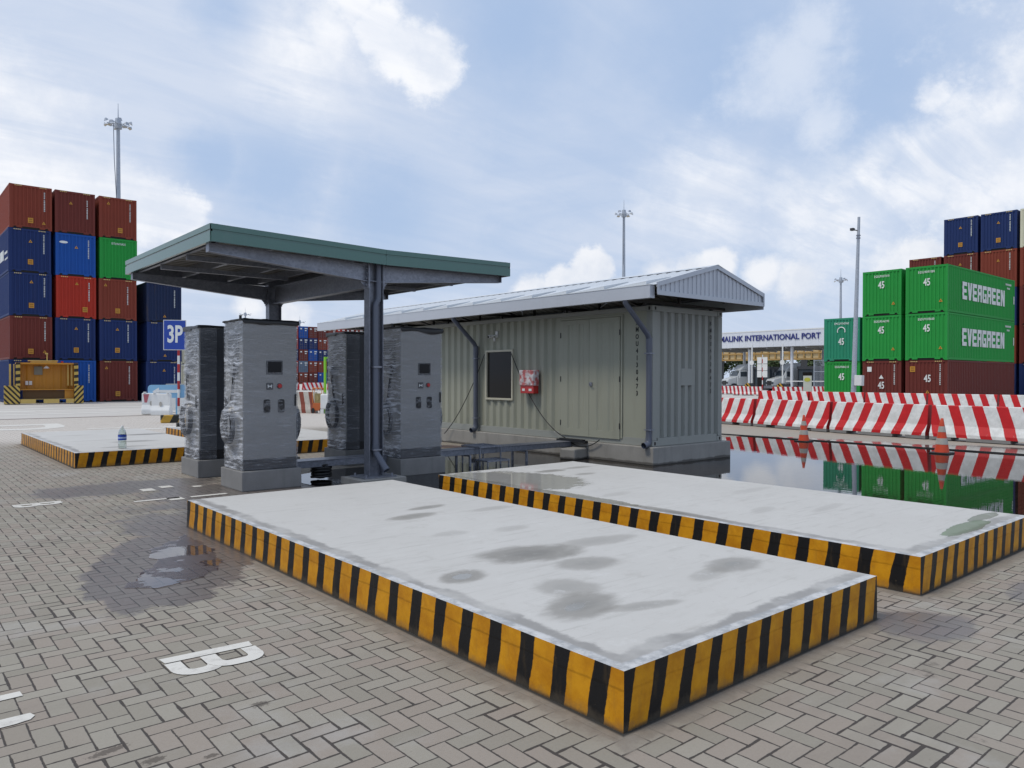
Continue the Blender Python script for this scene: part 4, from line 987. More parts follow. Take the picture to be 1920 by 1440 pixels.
# double doors with pressed ribs
g = MB(); e = .045
g.box(-.018, DY0 - .06, .49, .03, DY0 - .012, DZ1 + .05); g.box(-.018, DY1 + .012, .49, .03, DY1 + .06, DZ1 + .05); g.box(-.018, DY0 - .012, DZ1 + .008, .03, DY1 + .012, DZ1 + .05)
oloc(g, 'door_frame', M['office'], bevel=.004)
ym = (DY0 + DY1) / 2
for (a, b2, s) in ((DY0, ym - .004, 0), (ym + .004, DY1, 1)):
    g = MB(); z0, z1 = .47, DZ1
    fnD = lambda s_, dd, z: (-.030 + dd, s_, z)
    wv = [(a, 0), (a + .16, 0), (a + .20, .022), (a + .30, .022), (a + .34, 0), (a + .50, 0), (a + .54, .022), (a + .64, .022), (a + .68, 0), (b2, 0)]
    corr_wall(g, wv, fnD, z0 + .16, z1 - .10)
    g.box(-.030, a, z0, -.004, b2, z0 + .159); g.box(-.030, a, z1 - .099, -.004, b2, z1)
    g.add([(-.030, a, z0 + .16), (0, a, z0 + .16), (0, a, z1 - .1), (-.03, a, z1 - .1)], [(0, 1, 2, 3)]); g.add([(-.030, b2, z0 + .16), (0, b2, z0 + .16), (0, b2, z1 - .1), (-.03, b2, z1 - .1)], [(0, 1, 2, 3)])
    dr = oloc(g, 'door', M['office'])
    for z in (.75, 1.75, 2.75):
        g = MB(); yy = a if s == 0 else b2; g.tube([(-.034, yy, z - .06), (-.034, yy, z + .06)], .012, 8); g.build('hinge', M['steel_dark'], dr)
    if s == 0:
        g = MB(); g.box(-.050, b2 - .10, 1.60, -.031, b2 - .02, 1.68); g.tube([(-.05, b2 - .05, 1.64), (-.085, b2 - .05, 1.64), (-.085, b2 - .14, 1.63)], .010, 8); g.build('handle', M['galv'], dr)
# window
g = MB(); f = .05
g.box(-.03, WY0 - f, WZ0 - f, .05, WY0, WZ1 + f); g.box(-.03, WY1, WZ0 - f, .05, WY1 + f, WZ1 + f); g.box(-.03, WY0 + .0005, WZ0 - f, .05, WY1 - .0005, WZ0); g.box(-.03, WY0 + .0005, WZ1, .05, WY1 - .0005, WZ1 + f)
wn_ = oloc(g, 'window', M['cream_frame'], bevel=.004)
g = MB(); g.box(.022, WY0 + .001, WZ0 + .001, .030, WY1 - .001, WZ1 - .001); g.build('pane', M['glass'], wn_)
# stencilled number down the wall, and the one on the end wall
def vert_text(txt, origin_top, step, size, right, mat, parent, name='container_number', sx=.8, bold=.004, up=(0, 0, 1)):
    vs = []; fs = []; r = Vector(right); u = Vector(up)
    big = MB()
    for k, ch in enumerate(txt):
        me = text_mesh(ch, size, bold, sx, .003); n = r.cross(u)
        o0 = Vector(origin_top) - u * step * k
        big.add([o0 + r * v.co.x + u * v.co.y + n * v.co.z for v in me.vertices], [tuple(p.vertices) for p in me.polygons])
        bpy.data.meshes.remove(me)
    return big.build(name, mat, parent)
vert_text('BMOU4130473', (.003, .41, 2.93), .1475, .135, (0, -1, 0), M['black_letter'], off)
vert_text('BMOU4130473', (2.02, .009, 2.98), .150, .12, (1, 0, 0), M['black_letter'], off, sx=.7)
# roof: ridge along Y
RX0, RXR, RX1, RY0, RY1 = -.74, OW / 2 - .02, OW + .49, -.72, 13.4
ZR, ZL = 4.10, 3.585
def rz(x): return ZR - (ZR - ZL) * abs(x - RXR) / (RXR - RX0)
rf = corrug_roof(RX0 - .03, RXR, RY0, RY1, lambda x: rz(x) - .012, .26, .022)
roof = oloc(rf, 'roof', [M['roof_grey'], M['sheet_under']])
rf = corrug_roof(RXR, RX1 + .03, RY0, RY1, lambda x: rz(x) - .012, .26, .022); oloc(rf, 'roof_slope', [M['roof_grey'], M['sheet_under']], roof)
for k in range(12):     # sheets lapped one over the next: each one's raised edge and corner flap at the eave
    y0 = RY0 + .25 + k * 1.10
    g = MB(); x0, x1 = RX0 - .035, RX0 + .22
    g.add([(x0, y0, rz(x0) + .075), (x0, y0 + 1.06, rz(x0) + .006), (x1 + .5, y0 + 1.06, rz(x1 + .5) + .013), (x1 + .5, y0, rz(x1 + .5) + .026), (x0, y0, rz(x0) - .02), (x0, y0 + 1.06, rz(x0) - .02), (x1 + .5, y0, rz(x1 + .5) - .01)], [(0, 1, 2, 3), (0, 4, 5, 1), (0, 3, 6, 4)])
    g.build('sheet_lap', M['roof_grey'], roof)
g = MB(); y0, y1 = RY0 - .02, RY1 + .02
g.add([(RXR - .16, y0, rz(RXR - .16) + .018), (RXR, y0, ZR + .028), (RXR + .16, y0, rz(RXR + .16) + .018), (RXR - .16, y1, rz(RXR - .16) + .018), (RXR, y1, ZR + .028), (RXR + .16, y1, rz(RXR + .16) + .018)], [(0, 1, 4, 3), (1, 2, 5, 4)])
g.build('ridge_cap', M['roof_grey'], roof)
# gutter box on the near eave, closed far eave
g = MB(); gx0, gx1, gz0, gz1 = RX0 - .12, RX0 + .02, ZL - .275, ZL - .03
g.box(gx0, RY0 + .10, gz0, gx0 + .012, RY1, gz1); g.box(gx0 + .0125, RY0 + .10, gz0, gx1, RY1, gz0 + .012); g.box(gx1 - .012, RY0 + .10, gz0 + .0125, gx1, RY1, gz1 - .05)
g.box(gx0, RY0 + .088, gz0, gx1, RY0 + .0995, gz1); g.box(gx0, RY1 + .0005, gz0, gx1, RY1 + .012, gz1)
gut = oloc(g, 'gutter', M['eave'])
g = MB(); g.box(gx0 - .008, RY0 + .075, gz1 + .0005, gx1 + .0, RY1 + .02, gz1 + .012); g.build('gutter_lip', M['roof_grey'], gut)
g = MB(); g.box(RX1 + .02, RY0, 3.30, RX1 + .032, RY1, rz(RX1) - .018); oloc(g, 'eave_trim', M['eave'])
# gable: ribbed sheet, barge boards, bottom trim
g = MB(); gy = RY0 + .02; n = 52; zb = 3.405
for k in range(n):
    xa = RX0 + (RX1 - RX0) * k / n; xb = RX0 + (RX1 - RX0) * (k + 1) / n
    dd = .0 if k % 2 == 0 else .012
    def zt(x): return max(zb + .02, rz(x) - .02)
    g.add([(xa, gy + dd, zb), (xb, gy + dd, zb), (xb, gy + dd, zt(xb)), (xa, gy + dd, zt(xa))], [(0, 1, 2, 3)])
    if k < n - 1: g.add([(xb, gy, zb), (xb, gy + .012, zb), (xb, gy + .012, zt(xb)), (xb, gy, zt(xb))], [(0, 1, 2, 3)])
gab = oloc(g, 'gable', M['eave'])
g = MB()
for (xa, xb) in ((RX0 - .02, RXR), (RXR, RX1 + .04)):
    A = [(xa, rz(xa) + .03), (xb, rz(xb) + .03), (xb, rz(xb) - .06), (xa, rz(xa) - .06)]
    g.prism(A, gy - .03, gy - .005, 'y')
g.box(RX0 + .02, gy - .026, zb - .035, RX1 + .04, gy - .002, zb + .05); g.box(RXR - .006, gy - .004, zb + .05, RXR + .006, gy - .001, ZR - .09)
g.box(RX1 - .0, gy - .034, zb - .035, RX1 + .045, gy - .027, rz(RX1) + .02); g.box(RX0 - .02, gy - .034, zb - .035, RX0 + .03, gy - .027, rz(RX0) + .02)
g.build('gable_trim', M['eave'], gab)
g = MB(); g.add([(RX0, RY1 - .02, zb), (RX1, RY1 - .02, zb), (RX1, RY1 - .02, rz(RX1) - .02), (RXR, RY1 - .02, ZR - .02), (RX0, RY1 - .02, rz(RX0) - .02)], [(0, 1, 2, 3, 4)]); oloc(g, 'gable', M['eave'])
# steel trusses and purlins under the sheet, short posts on the container top
for k in range(6):
    y = .25 + k * 2.34
    if y > OL: y = OL - .2
    g = MB(); zz = T + .06
    g.box(RX0 + .05, y - .03, zz, RX1 - .05, y + .03, zz + .06)
    for (xa, xb) in ((RX0 + .05, RXR), (RXR, RX1 - .05)):
        g.prism([(xa, rz(xa) - .09), (xb, rz(xb) - .09), (xb, rz(xb) - .15), (xa, rz(xa) - .15)], y - .025, y + .025, 'y')
    g.box(RXR - .025, y - .024, zz + .061, RXR + .025, y + .024, ZR - .155)
    for x in (.04, OW - .10): g.box(x, y - .03, T - .002, x + .06, y + .03, zz - .0005)
    oloc(g, 'truss', M['steel_dark'])
for x in (RX0 + .12, RX0 + .75, RXR - .25, RXR + .25, RX1 - .75, RX1 - .12):
    g = MB(); g.box(x - .02, RY0 + .06, rz(x) - .085, x + .02, RY1 - .05, rz(x) - .036); oloc(g, 'roof_purlin', M['galv'])
for k in range(5):
    y = .6 + k * 2.6; g = MB(); g.box(RX0 - .02, y - .02, T + .02, RX0 + .02, y + .02, ZL - .28); g.tube([(RX0, y, T + .03), (.05, y + .9, T + .05)], .012, 6); oloc(g, 'eave_hanger', M['galv'])
# rainwater pipes: slanting from gutter to wall, then down
for y in (5.80, .02):
    g = MB(); xw = -.085
    yt = y + .02
    g.tube([(gx0 + .07, yt, gz0 + .01), (gx0 + .07, yt, gz0 - .05), (xw - .05, y, 2.66), (xw, y, 2.56)], .057, 14)
    g.tube([(xw, y, 2.60), (xw, y, .50)], [.062, .062], 14)
    g.tube([(xw, y, 2.36), (xw, y, 2.60)], .069, 14)
    g.tube([(xw, y, .60), (xw, y, .48), (xw - .03, y, .43), (xw - .16, y, .40)], .066, 14, caps=False)
    pp = oloc(g, 'drain_pipe', M['pipe'])
    for z in (2.28, .72):
        g = MB(); g.box(xw - .072, y - .072, z - .012, xw + .09, y + .072, z + .012); g.build('pipe_clip', M['galv'], pp)
# plinth
g = MB(); 
g.box(OX - .14, OY - .14, 0, OX + OW + .14, OY + OL + .14, OZ - .004)
pm = g.build('office_plinth', M['plinth_wet'], None, .015); 
for v in pm.data.vertices: v.co.x -= OX; v.co.y -= OY
pm.location = (OX, OY, 0); tag(pm, 'grey concrete base under the site office with a dark tide mark', 'plinth')
g = MB(); g.box(-.25, -.2, 0, .25, .2, .24, mat=Matrix.Rotation(.2, 3, 'Z')); o = g.build('concrete_block', M['plinth_wet'], None, .03); o.location = (11.75, 11.75, 0); tag(o, 'rough concrete block in the water at the end of the cable trough', 'concrete block')
# camera on the wall
cm_ = thing('security_camera', 'small white security camera on the office wall above the window', 'camera', (OX, 15.0, 2.86))
g = MB(); g.box(-.03, -.11, -.06, 0, -.02, .10); g.tube([(-.03, -.065, 0), (-.12, -.065, -.02), (-.13, .0, -.03)], .016, 8); g.build('bracket', M['white_plastic'], cm_)
g = MB(); g.tube([(-.06, .05, -.03), (-.20, .05, -.05)], .042, 14); cb = g.build('camera_body', M['white_plastic'], cm_, .006)
g = MB(); g.tube([(-.199, .05, -.05), (-.206, .05, -.051)], .034, 14); g.build('lens', M['glass'], cb)
g = MB(); g.tube([(-.05, -.02, -.07), (-.05, -.02, -.16)], [.04, .02], 12); g.build('lamp_housing', M['white_plastic'], cm_)
# red fire box wrapped in a bag
fb = thing('fire_hose_box', 'red wall box half covered by a white plastic bag beside the office window', 'fire box', (OX, 13.60, 1.40))
g = MB(); g.box(-.17, -.24, 0, -.012, .24, .54); g.build('box_body', M['red_plastic'], fb, .01)
for yy in (-.12, .12):
    g = MB(); g.box(-.176, yy - .05, .06, -.1705, yy + .05, .115); g.build('sticker', M['white_letter'], fb)
m, nt, b = newmat('thin_white_bag'); nn = noisef(nt, mapping(nt, objcoord(nt), (1, 1, 1)), 9, 5, .65)
setin(nt, b, 'Base Color', mixc(nt, smooth(nt, nn, .42, .6), (.45, .10, .10), (.62, .60, .62))); b.inputs['Roughness'].default_value = .3; setin(nt, b, 'Normal', bump(nt, nn, .8, .03)); M['bag'] = m
vs = []; fs = []; ny, nz_ = 26, 14
ring = [(-.012, -.25)] + [(-.19, -.25 + .5 * k / ny) for k in range(ny + 1)] + [(-.012, .25)]
for q in range(nz_ + 1):
    for k, (x, y) in enumerate(ring):
        z = .56 - .36 * q / nz_ + (-.05 * abs(noise.noise(Vector((y * 5, 3, 0)))) if q == nz_ else 0)
        k2 = noise.noise(Vector((y * 9, z * 9, 2))) * .016
        vs.append((x + k2, y, z))
L = len(ring)
for q in range(nz_):
    for k in range(L - 1): fs.append((q * L + k, q * L + k + 1, (q + 1) * L + k + 1, (q + 1) * L + k))
fs.append(tuple(range(L)))
g = MB(); g.add(vs, fs, 0, True); g.build('plastic_bag', M['bag'], fb)
# loose cables from the window to the ground
def hang(a, b2, sag, n=18):
    a, b2 = Vector(a), Vector(b2); return [a.lerp(b2, t / n) + Vector((0, 0, -sag * 4 * (t / n) * (1 - t / n))) for t in range(n + 1)]
for nm, pts, lab in (('power_cable', hang((OX - .03, 15.42, 2.38), (OX - .25, 16.9, .25), .22) , 'thin black cable hanging from the upper left corner of the office window'),
                     ('power_cable', hang((OX - .03, 14.36, 2.40), (OX - .2, 12.25, .42), .35) + hang((OX - .2, 12.2, .40), (OX - .2, 11.2, .44), .16)[1:], 'thin black cable sagging from the upper right window corner to the trough')):
    g = MB(); g.tube(pts, .011, 6); tag(g.build(nm, M['rubber']), lab, 'cable', 'loose cables on the office')
g = MB(); g.box(-.05, -.45, 0, .05, .45, .045); g.box(-.06, -.40, .0455, .02, .35, .075); o = g.build('cable_cover', M['rubber']); o.location = (OX - .19, 12.05, OZ - .03); tag(o, 'black rubber cable cover lying on the office base', 'cable cover')

# water bottle on the far island
bt = thing('water_bottle', 'clear plastic water bottle with a blue label standing on the far striped island', 'bottle', (3.97, 17.1, .302))
m, nt, b = newmat('clear_bottle_plastic'); nt.nodes.remove(b); tr_ = nt.nodes.new('ShaderNodeBsdfTransparent'); tr_.inputs[0].default_value = (.80, .86, .84, 1); gl = nt.nodes.new('ShaderNodeBsdfGlossy'); gl.inputs['Roughness'].default_value = .08
ms = nt.nodes.new('ShaderNodeMixShader'); ly = nt.nodes.new('ShaderNodeLayerWeight'); ly.inputs[0].default_value = .45
nt.links.new(ly.outputs['Facing'], ms.inputs[0]); nt.links.new(tr_.outputs[0], ms.inputs[1]); nt.links.new(gl.outputs[0], ms.inputs[2]); nt.links.new(ms.outputs[0], nt.nodes['Material Output'].inputs[0])
bs = 1.33
prof = [(0.001, 0), (.055, 0), (.06, .02), (.06, .11), (.056, .12), (.06, .13), (.06, .22), (.058, .24), (.045, .28), (.022, .315), (.018, .33)]
g = MB(); g.lathe([(r * bs, z * bs) for r, z in prof], 24); g.build('bottle_body', m, bt)
g = MB(); g.lathe([(.0615 * bs, .13 * bs), (.0615 * bs, .215 * bs)], 24); g.build('bottle_label', M['sign_blue'], bt)
g = MB(); g.lathe([(.0625 * bs, .155 * bs), (.0625 * bs, .18 * bs)], 24); g.build('label_band', paint('label_white', (.35, .45, .7), .4), bt)
g = MB(); g.lathe([(.001, .352 * bs), (.019 * bs, .352 * bs), (.019 * bs, .325 * bs)], 16); g.build('cap', M['white_plastic'], bt)

# ------------------------------------------------------------------ shipping containers
KW, KH, KL = 2.438, 2.896, 12.192
def container_meshes(doors=False):
    g = MB()
    corr_wall(g, corr_profile(KW - .26, .215, .042, .13, (.34, .16, .34, .16)), lambda s, dd, z: (s, .012 + dd, z), .20, KH - .13)
    corr_wall(g, corr_profile(KW - .26, .215, .042, .13), lambda s, dd, z: (s, KL - .012 - dd, z), .20, KH - .13)
    corr_wall(g, corr_profile(KL - .3, .28, .036, .15), lambda s, dd, z: (.008 + dd, s, z), .16, KH - .10)
    corr_wall(g, corr_profile(KL - .3, .28, .036, .15), lambda s, dd, z: (KW - .008 - dd, s, z), .16, KH - .10)
    corr_wall(g, corr_profile(KL - .3, .3, .02, .15), lambda s, dd, z: (z, s, KH - .02 - dd), .05, KW - .05)
    g.box(.06, .06, .14, KW - .06, KL - .06, .156)
    wall = g
    f = MB()
    for x0 in (0, KW - .13):
        for y0 in (0, KL - .15): f.box(x0, y0, .118, x0 + .13, y0 + .15, KH - .118)
    for x0 in (0, KW - .06): f.box(x0, .18, .02, x0 + .06, KL - .18, .16); f.box(x0, .18, KH - .10, x0 + .06, KL - .18, KH - .004)
    for y0 in (.003, KL - .063):
        f.box(.18, y0, KH - .13, KW - .18, y0 + .06, KH - .004)
        f.box(.13, y0, .13, KW - .13, y0 + .06, .205)
        for (a, b2) in ((.18, .24), (.40, .72), (KW - .72, KW - .40), (KW - .24, KW - .18)): f.box(a, y0 + .001, .045, b2, y0 + .05, .1295)
    c = f
    for x0 in (-.002, KW - .176):
        for y0 in (-.002, KL - .176):
            for z0 in (0, KH - .118): c.box(x0, y0, z0, x0 + .178, y0 + .178, z0 + .1178)
    # black box standing in for the shade under the end sills
    u = MB(); u.box(.14, .05, .01, KW - .14, .14, .128)
    return wall, f, c, u
w_, f_, c_, u_ = container_meshes()
K_wall = w_.build('wall', CM['navy']).data; K_frame = f_.build('frame', CM['navy']).data; K_sill_shade = u_.build('sill_shade', M['dark']).data
for o in [o for o in C.objects if o.data in (K_wall, K_frame, K_sill_shade)]: bpy.data.objects.remove(o)
g = MB(); g.add([(-.11, .004, -.09), (.11, .004, -.09), (0, .004, .10), (-.11, .010, -.09), (.11, .010, -.09), (0, .010, .10)], [(0, 1, 2), (5, 4, 3), (0, 3, 4, 1), (1, 4, 5, 2), (2, 5, 3, 0)])
g.add([(-.03, .0035, -.06), (.03, .0035, -.06), (.012, .0035, .02), (-.012, .0035, .02)], [(0, 1, 2, 3)], 1)
K_tri = g.build('warning_sticker', [M['amber'], M['black_letter']]); 
g = MB(); g.box(-.15, .004, -.17, .15, .012, .17); g.box(-.11, .0025, -.12, .11, .0039, -.02, 1); g.box(-.11, .0025, .02, .11, .0039, .12, 1)
K_plc = g.build('placard', [M['amber'], paint('placard_print', (.30, .13, .01), .5)])
g = MB(); rr = random.Random(2)
for k in range(11):
    z = -.115 * k - (.05 if k > 3 else 0); g.box(-.035, .004, z - .075, .035, .008, z)
    g.box(-.012 + .012 * rr.choice((-1, 0, 1)), .0033, z - .055, .016, .0039, z - .022, 1)
K_num = g.build('id_marking', [M['white_letter'], M['dark']])
g = MB()
for x0 in (.30, KW - .72):
    for k in range(4): g.box(x0 + k * .11, .0005, KH - .10, x0 + k * .11 + .07, .0035, KH - .04)
K_hgt = g.build('height_marking', paint('pale_height_marks', (.55, .42, .16), .5))
for o in (K_tri, K_plc, K_num, K_hgt): C.objects.unlink(o)
def inst(me, name, mat, parent, loc=(0, 0, 0)):
    o = bpy.data.objects.new(name, me); C.objects.link(o); o.parent = parent; o.location = loc
    if mat is not None:
        o.material_slots[0].link = 'OBJECT'; o.material_slots[0].material = mat
    return o
def container(col, loc, rotz, label, group, tri=None, plc=None, num=None, htext=None, big45=None, top_text=None, L=1.0):
    t = thing('shipping_container', label, 'container', loc, rotz, group)
    m = CM[col]
    inst(K_wall, 'wall', m, t); inst(K_frame, 'frame', m, t); inst(K_sill_shade, 'sill_shade', None, t)
    if col in ('navy', 'brown', 'maroon', 'red'): inst(K_hgt.data, 'height_marking', None, t)
    if tri is not None:
        for (a, z) in (tri if isinstance(tri, list) else [tri]): inst(K_tri.data, 'warning_sticker', None, t, (a, -.002, z))
    if plc is not None: inst(K_plc.data, 'placard', None, t, (plc[0], -.004, plc[1]))
    if num is not None: inst(K_num.data, 'container_number', None, t, (num[0], -.002, num[1]))
    if htext: place_text('container_number', text_mesh(htext, .20, .004, .62, .006, spacing=1.35), M['white_letter'], (KW / 2, .004, 2.52), (1, 0, 0), (0, 0, 1), t)
    if big45: place_text('size_marking', text_mesh('45', .62, .012, .66, .006), M['white_letter'], (big45[0], .004, big45[1]), (1, 0, 0), (0, 0, 1), t)
    return t
GL = 'containers stacked at the left'
LX = [7.02, 9.70, 12.37, 15.46]; LY = 59.5
LEFT = [  # column, row, colour, label, tri, placard, number
 (0, 0, 'navy', 'dark blue container on the ground directly behind the yellow machine', None, None, (2.05, 2.5)),
 (0, 1, 'maroon', 'faded maroon container right above the yellow machine, second from the ground', (2.0, .55), (1.2, .55), (2.02, 2.55)),
 (0, 2, 'navy', 'navy container third from the ground in the leftmost stack, between maroon and navy ones', (1.27, 2.3), (1.27, .72), (2.02, 2.6)),
 (0, 3, 'navy', 'navy container with white side lettering, just below the top of the leftmost stack', (1.25, 2.1), (1.25, .72), (2.02, 2.6)),
 (0, 4, 'brown', 'brown container topping the leftmost stack, tallest corner of the whole wall', (1.96, .48), (1.2, .58), (2.0, 2.55)),
 (1, 0, 'blue', 'bright blue container on the ground, half hidden by the yellow machine', None, None, (2.0, 2.6)),
 (1, 1, 'navy', 'navy container on the bright blue one beside the yellow machine', (1.25, 2.2), (1.25, .7), (2.0, 2.55)),
 (1, 2, 'red', 'red orange container in the middle of the second stack from the left', (1.25, 2.4), (1.75, .62), (2.0, 2.5)),
 (1, 3, 'blue', 'bright blue container with a white oval emblem, under a brown one', (1.25, 2.0), None, (2.0, 2.55)),
 (1, 4, 'maroon', 'dark brown container on top of the bright blue one with the oval emblem', (.95, 2.1), None, (1.95, 2.4)),
 (2, 0, 'maroon', 'brown container on the ground in the third stack, below a navy one', (.42, 2.4), (1.15, .55), (1.9, 2.5)),
 (2, 1, 'navy', 'navy container on the brown ground one in the third stack, beside the parking sign', (1.15, 2.25), (1.15, .75), (1.85, 2.6)),
 (2, 2, 'brown', 'brown container directly below the bright green one', (.42, 2.45), (1.2, .65), (1.85, 2.4)),
 (2, 3, 'green', 'bright green container in the left wall of stacks, partly behind the canopy edge', None, None, None),
 (2, 4, 'brown', 'brown container on top of the bright green one, below the floodlight mast', (.6, 2.45), (1.35, .6), (2.0, 2.55)),
 (3, 0, 'navy', 'navy container on the ground right behind the red and white sign pole', (1.25, 2.25), None, (1.98, 2.5)),
 (3, 1, 'navy', 'navy container directly behind the blue parking sign', (1.25, .45), None, None),
 (3, 2, 'midnight', 'dark blue container with rust streaks, seen below the canopy edge', (1.25, .45), None, (1.95, 2.4))]
for (c, r, col, lab, tri, plc, num) in LEFT:
    t = container(col, (LX[c] + (.03 * ((c * 7 + r * 5) % 3 - 1)), LY + .02 * ((c + r * 3) % 4), r * (KH + .012)), 0, lab, GL, tri, plc, num, 'EITU9476925' if col == 'green' else None)
    if (c, r) == (1, 3):
        g = MB(); pts = [(.48 + .26 * math.cos(a), 2.28 + .085 * math.sin(a)) for a in [2 * math.pi * k / 20 for k in range(20)]]; g.prism(pts, .002, .009, 'y'); g.build('oval_emblem', M['white_letter'], t)
    if (c, r) == (0, 3):
        g = MB(); rr = random.Random(5)
        for k in range(7): g.box(-.004, .45 + k * .2, 1.25, .006, .57 + k * .2, 1.42)
        for k in range(6): g.box(-.004, .35 + k * .24, .86, .006, .49 + k * .24, .98)
        for k in range(3): g.box(-.004, 2.3 + k * .75, .95, .006, 2.85 + k * .75, 1.65)
        g.build('side_lettering', M['white_letter'], t)
for r in range(2): container('cream', (20.6, 75.0, r * 2.91), 0, 'pale cream container sliver between sign and wrapped charger, ' + ('lower one' if r == 0 else 'upper one'), 'cream containers behind the sign')

GR = 'containers stacked at the right'
RZ = -math.pi / 2; GX = 49.7; GYs = [25.60, 22.98, 20.28]
RIGHT = [ # col, row, colour, label, id, 45 pos, tri
 (2, 2, 'green', 'green container with white company name on its side, top right of the green group', 'EGSU9091080', (1.25, 1.88), (2.05, .72)),
 (2, 1, 'leafgreen', 'green container with white company name on its side, between another such and a maroon one', 'EGSU9100660', (1.25, 1.95), (2.05, .75)),
 (1, 2, 'green', 'green container at the top left of the group, its end face with thin white 45', 'EGSU9037010', (1.2, 1.95), (1.95, .75)),
 (1, 1, 'leafgreen', 'green container beside the teal one, bold white 45 on its end', 'EGSU9046390', (1.2, 1.95), (1.95, .75)),
 (0, 1, 'teal', 'faded teal green container with white emblem and 45, behind the camera pole', 'EMCU9345960', (1.2, 1.3), None),
 (0, 0, 'green', 'green container on the ground under the teal one, behind the camera pole', 'EGSU9084210', (1.2, 1.85), None),
 (1, 0, 'maroon', 'maroon container on the ground with a white triangle above its 45', None, (1.2, 1.3), None),
 (2, 0, 'maroon', 'maroon container on the ground under the green ones with yellow placard and 45', None, (1.3, 1.75), (1.3, .95))]
GLY = {'E': [(0, 0, .34, 1), (0, .78, 1, 1), (0, .40, .9, .60), (0, 0, 1, .22)],
       'R': [(0, 0, .30, 1), (0, .78, 1, 1), (.70, .48, 1, 1), (0, .40, 1, .58), (.70, 0, 1, .40)],
       'G': [(0, 0, .30, 1), (0, .78, 1, 1), (0, 0, 1, .22), (.70, 0, 1, .50), (.50, .38, 1, .55)],
       'N': [(0, 0, .30, 1), (.70, 0, 1, 1)]}
def block_word(word, x0, z0, w, h, gap, y, parent, mat, xdir):
    g = MB(); x = x0
    cnt = [0]
    def quad(pts):
        cnt[0] += 1; yy = y + .003 + .003 * (cnt[0] % 6)
        vs = [xdir(a, yy, b2) for a, b2 in pts]; vs2 = [xdir(a, y - .008, b2) for a, b2 in pts]; n = len(pts)
        g.add(vs + vs2, [tuple(range(n))[::-1], tuple(range(n, 2 * n))] + [(i, (i + 1) % n, n + (i + 1) % n, n + i) for i in range(n)])
    for ch in word:
        if ch == 'V': quad([(x, z0 + h), (x + w * .34, z0 + h), (x + w * .5, z0 + h * .38), (x + w * .66, z0 + h), (x + w, z0 + h), (x + w * .68, z0), (x + w * .32, z0)][::-1])
        else:
            for (a, b2, c, d2) in GLY[ch]: quad([(x + a * w, z0 + b2 * h), (x + c * w, z0 + b2 * h), (x + c * w, z0 + d2 * h), (x + a * w, z0 + d2 * h)])
            if ch == 'N': quad([(x, z0 + h), (x + w * .34, z0 + h), (x + w, z0), (x + w * .66, z0)][::-1])
        x += w + gap
    return g.build('company_name', mat, parent)
for (c, r, col, lab, idt, p45, tri) in RIGHT:
    t = container(col, (GX + (.06 if r == 0 else 0), GYs[c], r * (KH + .012)), RZ, lab, GR, tri, (.42, 2.35) if (c, r) == (2, 0) else None, (2.02, 2.65) if r == 0 and c > 0 else None, idt, p45)
    if c == 2 and r > 0:    # side facing -Y is local +X after the turn: text runs along local +Y
        block_word('EVERGREEN', 2.35, .92, .74, 1.10, .13, KW + .004, t, M['white_letter'], lambda a, b2, z: (b2, a, z))
        g = MB()
        for k in range(7): g.box(KW - .004, 10.3 + k * .17, 2.42, KW + .006, 10.4 + k * .17, 2.55)
        for k in range(3): g.box(KW - .004, 10.6 + k * .2, 2.16, KW + .006, 10.72 + k * .2, 2.28)
        g.box(KW - .004, 11.95, 1.2, KW + .006, 12.1, 1.75); g.build('side_marking', M['white_letter'], t)
    if (c, r) == (1, 0):
        g = MB(); g.add([(1.05, .002, 1.75), (1.35, .002, 1.75), (1.2, .002, 2.0)], [(0, 1, 2)]); g.build('triangle_marking', M['white_letter'], t)
        g = MB(); g.box(.30, .002, 2.2, .58, .008, 2.52); g.build('white_placard', M['white_letter'], t)
    if (c, r) == (0, 1):
        g = MB(); pts = []
        for k in range(13): a = R(-20 + 220 * k / 12); pts.append((1.2 + .26 * math.cos(a), .0, 2.02 + .26 * math.sin(a)))
        g.tube(pts, .035, 6); g.build('emblem', M['white_letter'], t)
TALL = [(1, 4, 'navy', 'navy container at the left end of the top row behind the green group'), (2, 4, 'navy', 'navy container second in the top row behind the green group, beside a cream one'), (3, 4, 'cream', 'cream container at the right edge of the top row behind the green group'),
        (0, 3, 'maroon', 'brown container showing as a low strip left of the others behind the green group'), (1, 3, 'maroon', 'dark brown container under the left navy one behind the green group'), (2, 3, 'brown', 'reddish brown container under the second navy one behind the green group'), (3, 3, 'brown', 'brown container under the cream one at the right edge'),
        (3, 2, 'maroon', 'maroon container at the right edge, third from the ground behind the green group'), (2, 2, 'navy', 'dark navy container seen just right of the upper green container with the company name'), (3, 1, 'maroon', 'maroon container at the right edge, second from the ground'), (3, 0, 'navy', 'navy container on the ground at the right edge behind the maroon one'), (2, 1, 'brown', 'brown container just right of the lower green container with the company name'), (2, 0, 'navy', 'navy container on the ground behind the maroon container with the yellow placard')]
for (c, r, col, lab) in TALL:
    container(col, (66.0, 26.65 - 2.65 * c, r * (KH + .012)), RZ, lab, 'tall stacks behind the green containers', (1.2, 2.1) if r >= 3 else None, (1.2, .75) if r == 4 else None, (1.98, 2.6) if r >= 3 else None)

